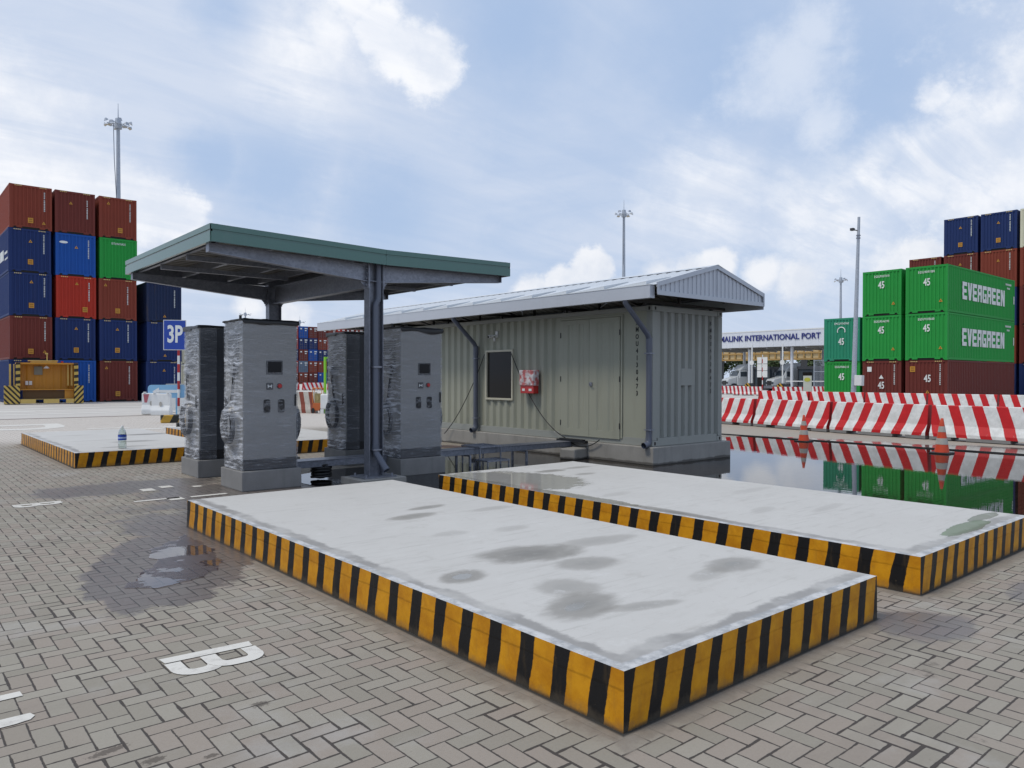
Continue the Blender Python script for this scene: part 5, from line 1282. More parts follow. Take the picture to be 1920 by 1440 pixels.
# far wall of containers, door ends towards the camera: one mesh each (about ten pixels wide)
def door_end():
    g = MB(); g.box(0, 0, .02, KW, 12.19, KH, 0)
    for x in (.12, KW / 2 - .04, KW - .2): g.box(x, -.03, .12, x + .08, -.001, KH - .12, 0)
    for x in (.42, .86, 1.5, 1.94): g.box(x, -.07, .1, x + .045, -.031, KH - .1, 1)
    for z in (.6, 1.2, 2.1): g.box(.3, -.05, z, 1.1, -.0315, z + .05, 1); g.box(1.4, -.05, z, 2.2, -.0315, z + .05, 1)
    g.box(1.55, -.06, 2.25, 2.25, -.045, 2.5, 2); g.box(1.6, -.06, 1.75, 2.1, -.045, 1.95, 2); g.box(.35, -.06, 2.15, .8, -.045, 2.45, 2)
    return g
K_far = door_end().build('far_container', [CM['navy'], paint('grey_lock_rod', (.16, .14, .14), .5, .3), M['white_letter']]); C.objects.unlink(K_far)
FAR = ['red blue maroon maroon brown red maroon brown navy maroon'.split(), 'red navy navy brown red maroon red maroon brown navy'.split(), 'navy maroon blue navy navy blue maroon red maroon brown'.split(),
       'red slate brown brown navy maroon navy brown blue red'.split(), 'maroon brown maroon blue navy red maroon blue brown maroon'.split()]
CN = {'red': 'red', 'blue': 'bright blue', 'maroon': 'maroon', 'brown': 'brown', 'navy': 'navy', 'slate': 'grey blue'}
ORD = ['first', 'second', 'third', 'fourth', 'fifth', 'sixth', 'seventh', 'eighth', 'ninth', 'tenth']
RN = ['top', 'second', 'middle', 'fourth', 'bottom']
for ri, row in enumerate(FAR):
    for ci, col in enumerate(row):
        o = bpy.data.objects.new('shipping_container', K_far.data); C.objects.link(o)
        o.location = (76.2 + ci * 2.62 + 3.6, 180.0, (4 - ri) * 2.91); o.material_slots[0].link = 'OBJECT'; o.material_slots[0].material = CM[col]
        tag(o, '%s container, %s from the left in the %s row of the distant container wall' % (CN[col], ORD[ci], RN[ri]), 'container', 'distant container wall behind the chargers')

# ------------------------------------------------------------------ barriers
def barrier_mesh(length, mat, h=1.0, name='concrete_barrier'):
    g = MB(); k = h
    prof = [(-.27, .09), (-.27, .18), (-.16, .42 * k), (-.095, .98 * k), (-.08, k), (.08, k), (.095, .98 * k), (.16, .42 * k), (.27, .18), (.27, .09)]
    n = len(prof); L2 = length / 2
    vs = [(u, -L2, w) for u, w in prof] + [(u, L2, w) for u, w in prof]
    g.add(vs, [(i, (i + 1) % n, n + (i + 1) % n, n + i) for i in range(n)], 0); g.add(vs, [tuple(range(n))[::-1], tuple(range(n, 2 * n))], 1)
    for (a, b2) in ((-L2, -L2 * .62), (-L2 * .36, L2 * .36), (L2 * .62, L2)): g.prism([(-.265, .0), (.265, .0), (.265, .0895), (-.265, .0895)], a, b2, 'y', 2)
    return g.build(name, [mat, M['barrier_end'], M['plinth']])
def bar_place(src, loc, rotz, label, group, mat=None, first=[]):
    o = src.copy(); C.objects.link(o); o.location = loc; o.rotation_euler.z = rotz
    if mat is not None: o.material_slots[0].link = 'OBJECT'; o.material_slots[0].material = mat
    return tag(o, label, 'barrier', group)
B0 = barrier_mesh(3.06, M['barrier']); C.objects.unlink(B0)
GF = 'front row of red and white barriers'
fb_ = [((26.15, 17.1), (25.42, 15.78)), ]
def row_between(a, b2, src, lab, group, mat=None):
    a, b2 = Vector((*a, 0)), Vector((*b2, 0)); c = (a + b2) / 2; d2 = (a - b2)
    o = bar_place(src, c, math.atan2(d2.y, d2.x) - math.pi / 2, lab, group, mat)
    o.scale.y = d2.length / (3.06 if src is B0 else 3.0); return o
row_between((25.95, 18.55), (25.28, 15.66), B0, 'red and white concrete barrier half hidden behind the office corner', GF)
row_between((25.25, 15.52), (24.45, 12.30), B0, 'red and white concrete barrier behind the far traffic cone, scuffed red stripes', GF)
row_between((24.43, 12.20), (23.95, 9.05), B0, 'red and white concrete barrier between the two traffic cones', GF)
row_between((23.93, 8.95), (23.75, 5.85), B0, 'front barrier at the right edge whose red stripes lean backwards', GF, M['barrier_back'])
row_between((23.75, 5.75), (23.7, 2.6), B0, 'front barrier beyond the right edge of the water, next after the backward striped one', GF, M['barrier_back'])
GB = 'rear row of red and white barriers'
for k in range(6):
    y = 25.3 - k * 3.2
    row_between((41.4, y), (41.4, y - 3.1), B0, ['rear barrier at the left end of its row, by the yellow danger board', 'rear barrier below the teal and green containers with the camera pole', 'rear barrier below the maroon container with the white triangle', 'rear barrier below the maroon container with the yellow placard', 'rear barrier below the plain side of the maroon container', 'rear barrier at the right edge of the picture'][k], GB, M['barrier_back'])
row_between((43.5, 26.2), (41.6, 25.45), B0, 'short end barrier turned sideways at the left of the rear row', GB, M['barrier_small'])
B1 = barrier_mesh(3.0, M['barrier_small'], .9); C.objects.unlink(B1)
GG = 'small barriers in front of the port gate'
for (a, b2, lab) in (((70.5, 48.3), (71.6, 45.6), 'small gate barrier at the office corner, leftmost of the gate row'), ((67.5, 44.4), (68.5, 41.7), 'small gate barrier below the white panel sign'), ((68.5, 40.6), (70.2, 37.8), 'small gate barrier in front of the right white truck'), ((74.5, 39.9), (75.6, 37.3), 'small gate barrier right of the striped yellow bumper'), ((73.5, 35.6), (74.6, 32.9), 'small gate barrier right of the danger board')):
    row_between(a, b2, B1, lab, GG)
GM = 'barriers in front of the distant container wall'
for k in range(10):
    x = 40.4 - 3.3 * 2 + k * 3.3
    o = bar_place(B0, (x + 1.5, 96.0 - k * .6, 0), math.pi / 2, '%s red and white barrier from the left before the distant container wall' % ORD[k], GM, M['barrier_back'] if k % 2 else None)
# traffic cones
def cone(loc, label):
    t = thing('traffic_cone', label, 'cone', loc, group='traffic cones by the water')
    g = MB(); g.box(-.19, -.19, 0, .19, .19, .035); g.build('base', M['rubber'], t, .01)
    def rad(z): return .145 - .118 * (z - .03) / .72
    g = MB(); g.lathe([(rad(z), z) for z in (.036, .2, .4, .6, .74)] + [(.022, .75), (.001, .75)], 24); c = g.build('cone_body', M['orange'], t)
    for (a, b2) in ((.20, .33), (.46, .58)):
        g = MB(); g.lathe([(rad(a) + .003, a), (rad(b2) + .003, b2)], 24); g.build('reflective_band', M['reflective'], c)
    return t
cone((19.95, 10.85, .0), 'orange traffic cone standing at the far edge of the water, left one')
cone((19.35, 7.05, .0), 'orange traffic cone nearer the right edge, before the backward striped barrier').scale = (1.12, 1.12, 1.12)

# ------------------------------------------------------------------ poles and masts
def mast(loc, h, r0, r1, label, ring=2.0, n=10, cable=True, head=.74):
    t = thing('floodlight_mast', label, 'light mast', loc, group='floodlight masts in the port')
    g = MB(); g.tube([(0, 0, 0), (0, 0, h * .5), (0, 0, h)], [r0, (r0 + r1) / 2, r1], 14); g.build('pole', M['mast'], t)
    g = MB(); pts = [(ring * .62 * math.cos(2 * math.pi * k / 20), ring * .62 * math.sin(2 * math.pi * k / 20), h - .55) for k in range(21)]; g.tube(pts, .05 * head, 6)
    for k in range(6): a = math.pi * k / 3; g.tube([(0, 0, h - .5), (ring * .95 * math.cos(a), ring * .95 * math.sin(a), h - .5)], .05 * head, 6)
    g.tube([(0, 0, h - .9), (0, 0, h + .1)], [r1 * 2.2, r1 * 1.6], 12); g.tube([(0, 0, h), (0, 0, h + 1.6)], [.05, .02], 6)
    hd = g.build('lamp_ring', M['mast'], t)
    for k in range(n):
        a = 2 * math.pi * (k + .3) / n; Mx = Matrix.Translation((ring * math.cos(a), ring * math.sin(a), h - .45 + (.16 if k % 2 else -.10))) @ Matrix.Rotation(a, 4, 'Z') @ Matrix.Rotation(R(38), 4, 'Y')
        g = MB(); s = head
        vs = [(-.12 * s, -.30 * s, -.06 * s), (-.12 * s, .30 * s, -.06 * s), (.02, .20 * s, .28 * s), (.02, -.20 * s, .28 * s), (.30 * s, -.34 * s, -.02), (.30 * s, .34 * s, -.02)]
        g.add([Mx @ Vector(v) for v in vs], [(0, 1, 2, 3), (3, 2, 5, 4), (0, 3, 4), (1, 5, 2)], 0); g.add([Mx @ Vector(v) for v in vs], [(0, 4, 5, 1)], 1)
        g.build('floodlight', [M['mast'], M['lamp_face']], hd)
    if cable:
        g = MB(); g.tube([(-.5, -.35, h - .6), (-.4, -.2, h - 4), (-.12, -.05, h - 9), (0, 0, h - 10)], .035, 5); g.build('hoist_cable', M['galv_dark'], t)
    return t
mast((18.85, 82.5, 0), 27.2, .34, .16, 'floodlight mast rising behind the left container stacks', 1.08, 10)
mast((83.6, 73.4, 0), 26.0, .36, .17, 'floodlight mast rising behind the site office roof', 1.15, 10)
mast((137, 67.4, 0), 20.3, .36, .16, 'distant floodlight mast between the office gable and the camera pole', 1.0, 8, False)
mast((104.03, 226.53, 0), 19.6, .4, .2, 'thin far mast seen just right of the front left charger', 1.6, 8, False)
mast((90.88, 237.7, 0), 22.0, .4, .2, 'thin far mast seen above the front left charger', 1.6, 8, False)
cp = thing('camera_pole', 'tall slim grey pole with small cameras in front of the green containers', 'pole', (43.75, 20.75, 0)); cp.rotation_euler = (R(1.1), R(.7), 0)
g = MB(); g.tube([(0, 0, 0), (0, 0, 6), (0, 0, 11.15)], [.15, .115, .075], 14); pl_ = g.build('pole', M['mast'], cp)
g = MB(); g.tube([(0, 0, 10.35), (-.28, .22, 10.42)], .03, 6); g.box(-.44, .10, 10.34, -.24, .30, 10.48); g.build('camera_arm', M['steel_dark'], cp)
for z in (9.9, 10.05): 
    g = MB(); g.tube([(0, 0, z), (0, 0, z + .06)], .12, 12); g.build('clamp', M['galv'], cp)
g = MB(); g.box(-.22, -.55, 1.35, .12, -.12, 1.95); g.build('control_box', M['white_plastic'], cp, .02)

# ------------------------------------------------------------------ port gate
gt = thing('port_gate', 'white port gate canopy with navy lettering on slim columns', 'gate building', (88, 52, 0))
def gl_(g, name, mat, b=0):
    o = g.build(name, mat, None, b); o.parent = gt; o.matrix_parent_inverse = Matrix.Translation((-88, -52, 0)); return o
GZ0, GZ1 = 5.75, 7.75
g = MB(); g.box(88.0, 44.0, GZ0, 88.3, 66, GZ1)
for k in range(22): g.box(87.985, 44.02 + k, GZ0 + .02, 87.999, 44.98 + k, GZ1 - .02)
gl_(g, 'fascia', M['white_wall'])
g = MB(); g.box(87.95, 44, GZ1 + .001, 100, 66, GZ1 + .14); gl_(g, 'roof_edge', M['white_plastic'])
g = MB(); g.box(88.31, 44, GZ0 + .02, 100, 66, GZ0 + .12)
for k in range(8): g.box(88.31, 45 + k * 2.7, GZ0 - .25, 100, 45.15 + k * 2.7, GZ0 + .019)
gl_(g, 'soffit', paint('soffit_grey', (.30, .30, .29), .6))
me = text_mesh('MALINK INTERNATIONAL PORT', 1.0, .018, 1.0, .06, spacing=1.0)
xs = [v.co.x for v in me.vertices]; k = 14.25 / (max(xs) - min(xs))
for v in me.vertices: v.co.x *= k; v.co.y *= 1.02
o = place_text('lettering', me, M['navy_letter'], (87.93, 52.88, 6.92), (0, -1, 0), (0, 0, 1)); o.parent = gt; o.matrix_parent_inverse = Matrix.Translation((-88, -52, 0))
for (x, y) in ((89, 56.1), (89, 50.05), (97, 56.1), (97, 50.05), (89, 62), (97, 62)):
    g = MB(); g.tube([(x, y, 0), (x, y, GZ0)], .19, 14); gl_(g, 'column', M['white_wall'])
# booths under the gate
def booth(loc, w, d_, label):
    t = thing('gate_booth', label, 'booth', loc, group='glass booths under the gate')
    g = MB(); g.box(-w / 2, -d_ / 2, 0, w / 2, d_ / 2, .9); g.box(-w / 2 - .1, -d_ / 2 - .1, 2.9, w / 2 + .1, d_ / 2 + .1, 3.25)
    for sx in (-1, 1):
        for sy in (-1, 1): g.box(sx * w / 2 - .06, sy * d_ / 2 - .06, .9, sx * w / 2 + .06, sy * d_ / 2 + .06, 2.9)
    g.build('shell', M['booth'], t)
    g = MB(); g.box(-w / 2 + .06, -d_ / 2 + .03, .901, w / 2 - .06, d_ / 2 - .03, 2.899); g.build('glazing', M['blue_glass'], t)
    g = MB(); g.box(-w / 2 - .02, -d_ * .12, .1, -w / 2 - .001, d_ * .28, 2.5); g.build('door', M['glass'], t)
    return t
booth((91.5, 54.6, 0), 4, 2.2, 'dark glass booth between the two white trucks'); booth((91.5, 48.0, 0), 4, 3.0, 'dark glass booth right of the second white truck')
# white lorries at the gate
def truck(loc, rotz, label, group):
    t = thing('lorry', label, 'lorry', loc, rotz, group)     # front faces local -X
    g = MB()
    hood = [(-2.9, .75), (-2.9, 1.35), (-2.75, 1.62), (-1.55, 1.95), (-1.55, .75)]
    g.prism(hood, -.95, .95, 'y'); g.build('bonnet', M['truck_white'], t, .09, segs=3)
    g = MB(); cabp = [(-1.54, .75), (-1.54, 1.98), (-1.15, 2.75), (.9, 2.85), (.9, .75)]
    g.prism(cabp, -1.12, 1.12, 'y'); cb = g.build('cab', M['truck_white'], t, .06)
    g = MB(); g.prism([(-1.2, 2.80), (-.5, 3.55), (.9, 3.75), (.9, 2.86)], -1.08, 1.08, 'y'); g.build('roof_fairing', M['truck_white'], t, .08)
    g = MB(); g.add([(-1.535, -.98, 2.05), (-1.535, .98, 2.05), (-1.20, .92, 2.70), (-1.20, -.92, 2.70)], [(0, 1, 2, 3)])
    for v in range(len(g.v)): g.v[v] = (g.v[v][0] - .02, g.v[v][1], g.v[v][2])
    g.build('windscreen', M['blue_glass'], cb)
    for sy in (-1, 1):
        g = MB(); g.box(-1.15, sy * 1.125 - .004, 1.95, -.2, sy * 1.125 + .004, 2.6); g.build('side_window', M['blue_glass'], cb)
        g = MB(); g.box(-1.45, sy * 1.38 - .1, 1.75, -1.3, sy * 1.38 + .1, 2.5); g.tube([(-1.35, sy * 1.1, 2.3), (-1.38, sy * 1.35, 2.3)], .03, 6); g.build('mirror', M['truck_white'], t)
        g = MB(); g.box(-2.96, sy * .78 - .17, 1.0, -2.86, sy * .78 + .17, 1.25); g.build('headlight', M['blue_glass'], t)
        for x in (-2.0, 2.2, 3.5):
            g = MB(); g.tube([(x, sy * 1.1, .52), (x, sy * .8, .52)], .52, 20); w = g.build('wheel', M['rubber'], t)
            g = MB(); g.tube([(x, sy * 1.105, .52), (x, sy * 1.09, .52)], .30, 16); g.build('rim', M['galv'], w)
    g = MB(); g.box(-2.96, -.52, .85, -2.895, .52, 1.40)
    for k in range(5): g.box(-2.985, -.50, .9 + k * .1, -2.961, .50, .94 + k * .1)
    g.build('grille', M['steel_dark'], t)
    g = MB(); g.box(-3.1, -1.15, .42, -2.75, 1.15, .74); g.build('bumper', M['galv'], t, .04)
    g = MB(); g.box(-1.5, -.5, .55, 5, .5, .80); g.build('chassis', M['steel_dark'], t)
    return t
truck((90.6, 57.9, 0), R(-30), 'white lorry with bonnet at the gate, partly behind the white panel sign', 'white lorries at the gate')
truck((91.3, 51.6, 0), R(-30), 'white lorry with tall roof fairing at the gate, behind the striped bumper', 'white lorries at the gate')
# gate furniture
def boom_gate(loc, h, label, horiz=0):
    t = thing('boom_gate', label, 'barrier arm', loc, group='white gate arms')
    g = MB(); g.box(-.2, -.2, 0, .2, .2, 1.1); g.build('housing', M['steel_dark'], t, .03)
    g = MB()
    if horiz: g.box(-.05, -horiz, 1.32, .05, .3, 1.44)
    else: g.box(-.06, -.06, 1.1, .06, .06, h)
    arm = g.build('arm', M['white_plastic'], t)
    c = Vector((-.09, -horiz * .55, 1.38)) if horiz else Vector((-.10, 0, h * .62))
    g = MB(); g.tube([c, c + Vector((.04, 0, 0))], .30, 20); ds = g.build('round_sign', M['white_plastic'], arm)
    return t
boom_gate((84, 52.6, 0), 5.9, 'raised white gate arm left of the white panel sign'); boom_gate((84, 48.45, 0), 5.9, 'raised white gate arm in front of the second lorry'); boom_gate((86.5, 49.1, .0), 0, 'lowered white gate arm with a round disc, right of the columns', 4.6)
t = thing('panel_sign', 'white six panel sign on a red and white post before the gate', 'sign', (80, 48.7, 0))
g = MB()
for k in range(9): g.tube([(0, 0, k * .5), (0, 0, k * .5 + .5)], .06, 8, mi=k % 2)
g.build('post', [M['white_plastic'], M['barrier_end']], t)
for sy in (-1, 1):
    for k in range(3): g = MB(); g.box(-.09, min(sy * .08, sy * .66), 1.85 + k * .80, -.05, max(sy * .08, sy * .66), 2.6 + k * .80); g.build('panel', M['white_plastic'], t)
chev = stripe_mat('chevron_stripes', 1, 1, .42, 0, .5, .9, (.50, .30, .04), BLK, .0, .1, .5, False)
for (x, y, s, lab) in ((73, 46.0, .85, 'striped yellow bumper block half behind a small gate barrier'), (72.1, 41.65, .85, 'tall striped yellow bumper block in front of the second lorry')):
    g = MB(); pts = [(-.55, 0), (.55, 0), (.55, .8), (.42, 1.2), (.2, 1.42), (-.2, 1.42), (-.42, 1.2), (-.55, .8)]
    g.prism([(a * s, b2 * s) for a, b2 in pts], -.4, .4, 'x'); o = g.build('bumper_block', chev, None, .05); o.location = (x, y, 0); tag(o, lab, 'bumper block', 'striped bumper blocks at the gate')
t = thing('danger_board', 'small yellow and white notice board beside the gate barriers', 'sign', (68.4, 36.85, 0))
g = MB(); g.box(-.03, -.42, .4, .03, .42, 2.0); g.build('board', paint('board_grey', (.45, .47, .42), .5), t)
g = MB(); pts = [(.32 * math.cos(a), 1.62 + .2 * math.sin(a)) for a in [2 * math.pi * k / 20 for k in range(20)]]; g.prism(pts, -.045, -.031, 'x'); g.build('oval_panel', paint('board_yellow', (.42, .42, .05), .5), t)
g = MB()
for sy in (-.36, .36): g.box(.031, sy - .03, 0, .07, sy + .03, 1.9)
g.build('leg', M['steel_dark'], t)
# mesh gate panel at the green stack
t = thing('mesh_fence', 'pale wire mesh fence panel beside the green containers', 'fence', (84, 44.45, 0))
g = MB()
for y in (-.0, -4.0): g.box(-.04, y - .04, 0, .04, y + .04, 3.9)
for z in (.1, 2.5, 3.8): g.box(-.03, -3.96, z, .03, -.04, z + .06)
g.build('fence_frame', M['mast'], t)
g = MB()
for k in range(1, 26): g.box(-.008, -k * .155 - .01, .16, .008, -k * .155 + .01, 3.8)
for k in range(1, 24): g.box(-.012, -3.96, .12 + k * .155, -.009, -.04, .13 + k * .155)
g.build('wire_mesh', M['mast'], t)
# ochre lattice structure and trees beyond the gate
t = thing('lattice_gantry', 'ochre lattice gantry beam seen under the gate canopy', 'gantry', (125, 70, 0))
g = MB(); n = 26
for z in (5.1, 6.2, 7.3): g.box(-.15, -20, z - .12, .15, 16, z + .12)
for k in range(n + 1): y = -20 + 36 * k / n; g.box(-.1, y - .12, 5.22, .1, y + .12, 7.18)
g.build('lattice', M['ochre'], t)
g = MB()
for k in range(n): y = -20 + 36 * k / n; g.box(.12, y + .15, 5.25, .2, y + 1.2, 7.15)
g.build('infill_panel', paint('pale_ochre_panel', (.55, .42, .22), .6, var=.3, vscale=.6), t)
for y in (-19, -2, 15): g = MB(); g.box(-.4, y - .4, 0, .4, y + .4, 4.97); g.build('leg', M['steel_dark'], t)
def tree(loc, h, w, label, seed):
    t = thing('tree', label, 'tree', loc, group='trees beyond the gate'); rr = random.Random(seed)
    g = MB(); g.tube([(0, 0, 0), (.1, .05, h * .3), (.05, 0, h * .55)], [.22, .16, .09], 8)
    for k in range(6): a = rr.random() * 6.28; g.tube([(.08, 0, h * .35), (w * .35 * math.cos(a), w * .35 * math.sin(a), h * (.6 + .2 * rr.random()))], [.08, .03], 5)
    g.build('trunk', M['trunk'], t)
    g = MB()
    cl = [(w * .5 * (rr.random() - .5) * 1.5, w * .5 * (rr.random() - .5) * 1.5, h * (.5 + .42 * rr.random())) for _ in range(16)]
    for k in range(2600):
        c = rr.choice(cl); v = Vector((rr.gauss(0, 1), rr.gauss(0, 1), rr.gauss(0, .8))) * w * .13
        p = Vector(c) + v; s = .22 + .2 * rr.random(); a = Vector((rr.gauss(0, 1), rr.gauss(0, 1), rr.gauss(0, 1))).normalized(); b2 = a.orthogonal().normalized()
        g.add([p - a * s, p + b2 * s * .6, p + a * s, p - b2 * s * .6], [(0, 1, 2, 3)])
    g.build('crown', M['leaf'], t); return t
tree((150, 96, 0), 8.5, 8, 'dark bushy tree at the left under the gate canopy', 1); tree((146, 86.5, 0), 7, 7, 'green tree seen between gate booth and second lorry', 2); tree((150, 78, 0), 7.5, 8, 'green tree behind the second booth', 3); tree((148, 103, 0), 6.5, 7, 'green tree beside the office corner beyond the gate', 4)

# ------------------------------------------------------------------ yellow machine at the left
ym_ = thing('yellow_shelter', 'yellow steel shelter on striped black and yellow feet before the container stacks', 'shelter', (8.75, 56.6, 0), R(-6)); ym_.scale = (.86, 1, 1)
diag = lambda n, sg: stripe_mat(n, 0, 1, .34, 0, .48, sg, (.52, .36, .09), (.03, .025, .02), .0, .15, .5, False)
M['diagA'] = diag('diagonal_stripes_down', -1.0); M['diagB'] = diag('diagonal_stripes_up', 1.0)
M['post_stripe'] = stripe_mat('post_stripes', 0, 1, 4.0, 0, .5, 10.0, (.52, .36, .09), (.03, .025, .02), .0, .15, .5, False)
g = MB(); hw = 1.72; zt = 2.62
corr_wall(g, corr_profile(hw * 2, .5, .03, -hw), lambda s, dd, z: (s, .9 + dd, z), .95, zt - .05)
g.box(-hw - .28, .0, zt - .06, hw + .28, 1.6, zt + .04); g.box(-hw - .02, .02, .95, -hw, .9, zt - .061); g.box(hw, .02, .95, hw + .02, .9, zt - .061)
g.box(-hw, .02, .90, hw, .9, .949); g.build('cabin', M['yellow'], ym_)
g = MB(); g.box(-hw + .15, .25, .34, hw - .6, .30, .88); g.build('skirt_recess', paint('brown_shadow_panel', (.10, .05, .015), .7), ym_)
g = MB(); g.box(hw - .6, .2, .33, hw, .24, .899); g.build('skirt_panel', M['yellow'], ym_)
g = MB(); x = -hw
for (a, b2) in ((-hw, -.75), (-.25, .75), (1.2, hw)): g.box(a, -.10, .05, b2, .2, .30)
g.box(-hw, -.06, .305, hw, .15, .33); g.build('base_beam', M['yellow_pale'], ym_)
for sx, mt in ((-1, 'diagA'), (1, 'diagB')):
    g = MB(); x0 = sx * (hw + .02); x1 = sx * (hw + (1.0 if sx < 0 else .62)); g.box(min(x0, x1), -.15, .03, max(x0, x1), 1.3, 1.18); g.build('striped_foot', M[mt], ym_)
    g = MB(); x0 = sx * hw; x1 = sx * (hw + .28); g.box(min(x0, x1), -.12, 1.19, max(x0, x1), .0, zt + .02); g.build('striped_post', M['post_stripe'], ym_)
    g = MB(); xx = sx * (hw + (.62 if sx < 0 else -.12)); g.box(xx - .06, .4, 1.18, xx + .06, .55, zt - .061)
    g.box(xx - sx * .24 - .04, .4, 1.18, xx - sx * .24 + .04, .55, zt - .061); g.build('guide_rail', M['yellow_pale'], ym_)
g = MB(); g.box(-1.05, .3, zt + .041, .65, 1.4, zt + .14); g.box(-1.2, .25, zt + .1405, .7, 1.45, zt + .20); g.build('hatch', M['yellow_pale'], ym_)
g = MB(); g.tube([(0, .5, zt), (0, .5, zt + .68)], .035, 8); g.box(-.13, .42, zt + .60, .06, .58, zt + .66); g.build('mast_light', M['yellow_pale'], ym_)
g = MB(); g.tube([(1.0, .7, zt + .04), (1.0, .7, zt + .16)], .08, 12); g.build('beacon', M['red_plastic'], ym_)
g = MB(); g.box(-.82, .80, 1.88, -.28, .87, 2.42); g.build('grey_panel', paint('panel_grey', (.20, .19, .15), .5), ym_)
for k in (0, 1): g = MB(); g.box(-1.38 + k * .24, .80, 1.22, -1.19 + k * .24, .87, 1.48); g.build('switch_box', M['white_plastic'], ym_)
g = MB(); g.tube([(-.05, .3, 2.46), (-.05, .3, 2.30)], [.05, .22], 12); g.build('lamp', M['white_plastic'], ym_)

# ------------------------------------------------------------------ sign and clutter at the left
t = thing('parking_sign', 'blue sign reading 3P on a red and white banded pole', 'sign', (11.21, 37.71, 0))
hs = [0, .38, .78, 1.18, 1.58, 1.98, 2.38, 2.78, 3.18, 4.2]
g = MB()
for k in range(len(hs) - 1): g.tube([(0, 0, hs[k]), (0, 0, hs[k + 1])], .055, 12, mi=k % 2)
g.build('pole', [M['white_plastic'], M['barrier_end']], t)
ang = R(CAM_YAW - 90) * .75
Rm = Matrix.Rotation(ang, 3, 'Z'); rgt = Rm @ Vector((1, 0, 0)); nrm = Rm @ Vector((0, -1, 0))
def tbox(x0, z0, x1, z1, d0, d1, name, mat, par, rad=.0):
    g = MB(); g.box(x0, d0, z0, x1, d1, z1, mat=Rm); return g.build(name, mat, par)
tbox(-.66, 3.04, .36, 4.47, -.085, -.06, 'sign_edge', M['white_plastic'], t)
bd = tbox(-.63, 3.07, .33, 4.44, -.094, -.0855, 'sign_board', M['sign_blue'], t)
place_text('lettering', text_mesh('3P', 1.12, .030, .62, .006), M['white_letter'], (rgt * -.15 + nrm * .098 + Vector((0, 0, 3.76))), rgt, (0, 0, 1), t)
for z in (3.3, 4.0): tbox(-.08, z, .08, z + .05, -.0595, .06, 'bracket', M['galv'], t)
# plastic road barriers, arrow board, grey cabinet, kerb blocks
def plastic_barrier(loc, rotz, label, red=False):
    t = thing('plastic_barrier', label, 'plastic barrier', loc, rotz, 'white plastic road barriers')
    g = MB(); prof = [(-.28, 0), (-.28, .22), (-.14, .45), (-.12, 1.0), (.12, 1.0), (.14, .45), (.28, .22), (.28, 0)]
    g.prism(prof, -.9, .9, 'x') if False else None
    n = len(prof); vs = [(-.9, u, w) for u, w in prof] + [(.9, u, w) for u, w in prof]
    g.add(vs, [(i, (i + 1) % n, n + (i + 1) % n, n + i) for i in range(n)] + [tuple(range(n))[::-1], tuple(range(n, 2 * n))]); g.build('body', M['white_plastic'], t, .04, segs=3)
    g = MB(); g.tube([(0, -.20, .52), (0, -.10, .52)], .11, 16); g.build('filler_cap', M['reflective'], t)
    g = MB()
    for x in (-.65, .65): g.box(x - .09, -.18, 1.001, x + .09, .18, 1.06)
    g.build('lug', M['white_plastic'], t)
    if red:
        g = MB(); g.add([(-.75, -.131, .95), (-.2, -.131, .95), (-.42, -.137, .50), (-.62, -.137, .50)], [(0, 1, 2, 3)]); g.build('red_panel', paint('faded_red', (.45, .12, .14), .5), t)
    t.scale = (.46, .9, 1.0); return t
plastic_barrier((10.22, 38.5, 0), R(-25), 'white plastic road barrier with a faded red panel, at the left end', True)
plastic_barrier((10.28, 37.1, 0), R(-34), 'white plastic road barrier in front, holding the blue arrow board')
t = thing('arrow_board', 'pale blue board with a white left arrow above the plastic barriers', 'sign', (10.80, 38.1, -.42), R(-35))
g = MB(); g.prism(rrect(0, 1.50, 1.75, .62, .16), -.03, .03, 'y'); g.build('board', M['sky_blue'], t)
g = MB(); g.prism([(-.66, 1.50), (-.36, 1.68), (-.36, 1.57), (.62, 1.57), (.62, 1.43), (-.36, 1.43), (-.36, 1.32)], -.045, -.031, 'y'); g.build('arrow', M['white_plastic'], t)
g = MB(); g.box(-.5, -.029, 0, -.4, .029, 1.19); g.box(.4, -.029, 0, .5, .029, 1.19); g.build('leg', M['sky_blue'], t)
t = thing('grey_cabinet', 'grey control cabinet on a white stand beside the sign pole', 'cabinet', (11.85, 39.8, 0), R(-35))
g = MB(); g.box(-.55, -.3, .90, .62, .3, 1.42); g.build('cabinet_body', paint('cabinet_mid_grey', (.30, .33, .34), .5), t, .02)
g = MB(); g.box(-.45, -.315, 1.02, -.10, -.301, 1.32); g.build('glass_door', M['blue_glass'], t)
g = MB(); g.box(-.55, -.28, .10, .62, .28, .895); g.build('stand', M['white_plastic'], t, .02)
for (x, y, l, lab) in ((9.45, 30.7, 1.9, 'worn black and yellow kerb block under the plastic barriers'), (7.95, 25.4, .9, 'short black and yellow kerb block close to the far island')):
    g = MB(); g.box(-l / 2, -.18, 0, l / 2, .18, .30); o = g.build('kerb_block', M['kerb_stripe'], None, .03); o.location = (x, y, 0); o.rotation_euler.z = R(-12); tag(o, lab, 'kerb block', 'striped kerb blocks')
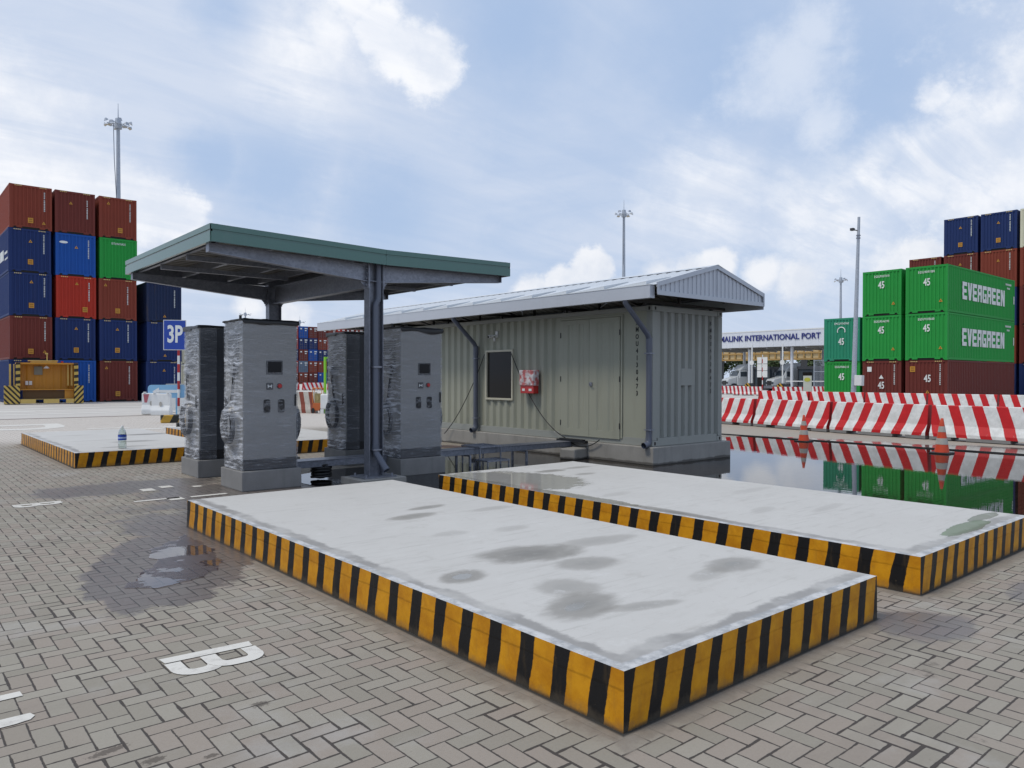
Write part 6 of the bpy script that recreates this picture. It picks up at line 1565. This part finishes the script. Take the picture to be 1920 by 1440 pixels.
# lime green frame, orange trolley and white tank between the chargers
t = thing('green_frame', 'lime green steel frame standing upright behind the rear charger', 'steel frame', (17.07, 34.10, 0))
for x in (-.10, .14): g = MB(); g.box(x - .045, -.05, 0, x + .045, .05, 2.68 - (.12 if x > 0 else 0)); g.build('upright', M['lime'], t)
g = MB(); g.box(-.145, -.05, 2.681, .9, .05, 2.76); g.build('top_rail', M['lime'], t)
t = thing('generator_trolley', 'orange framed trolley with small engine beside a white tank', 'trolley', (16.75, 34.4, 0), R(-40)); t.scale = (.5, .6, .85)
g = MB(); g.box(-.45, -.3, .16, .45, .3, .60); g.build('body', paint('rusty_orange', (.48, .12, .03), .6, dirt=.4), t, .03)
g = MB()
for x in (-.45, .45):
    for y in (-.3, .3): g.tube([(x, y, .6), (x, y, 1.45)], .03, 8)
g.tube([(-.45, -.3, 1.45), (.45, -.3, 1.45), (.45, .3, 1.45), (-.45, .3, 1.45), (-.45, -.3, 1.45)], .03, 8); g.build('frame', paint('orange_tube', (.62, .20, .03), .5), t)
g = MB(); g.box(-.3, -.2, .601, .3, .2, 1.15); g.tube([(0, -.2, .9), (0, -.3, .9)], .15, 12); g.build('engine', paint('engine_mixed', (.35, .28, .12), .6, var=.5, vscale=7), t)
for x in (-.4, .4):
    for y in (-.32, .32): g = MB(); g.tube([(x, y - .04, .16), (x, y + .04, .16)], .16, 14); g.build('wheel', M['rubber'], t)
t = thing('white_tank', 'white plastic tank with openings, right of the orange trolley', 'tank', (17.02, 34.05, 0), R(-40)); t.scale = (.52, .6, .95)
g = MB(); g.box(-.5, -.3, .22, .5, .3, 1.0); g.build('tank_body', M['white_plastic'], t, .08, segs=3)
g = MB(); g.box(-.5, -.28, 0, -.2, .28, .219); g.box(.2, -.28, 0, .5, .28, .219); g.build('foot', M['white_plastic'], t)
g = MB(); g.tube([(-.15, 0, 1.0), (-.15, 0, 1.08)], .1, 14); g.build('cap', M['reflective'], t)
t = thing('barrier_end_block', 'red and white concrete barrier seen end on, left of the orange trolley', 'barrier', (16.42, 35.0, 0), R(38)); t.scale = (.42, .62, .95)
g = MB(); prof = [(-.32, 0), (-.32, .2), (-.17, .45), (-.1, 1.1), (.1, 1.1), (.17, .45), (.32, .2), (.32, 0)]; g.prism(prof, -.9, .9, 'y'); g.build('body', stripe_mat('wide_red_white', 1, 1, .8, .1, .45, .3, (.5, .47, .42), (.22, .06, .04), .01, .5, .6, False), t)

bpy.context.view_layer.update()
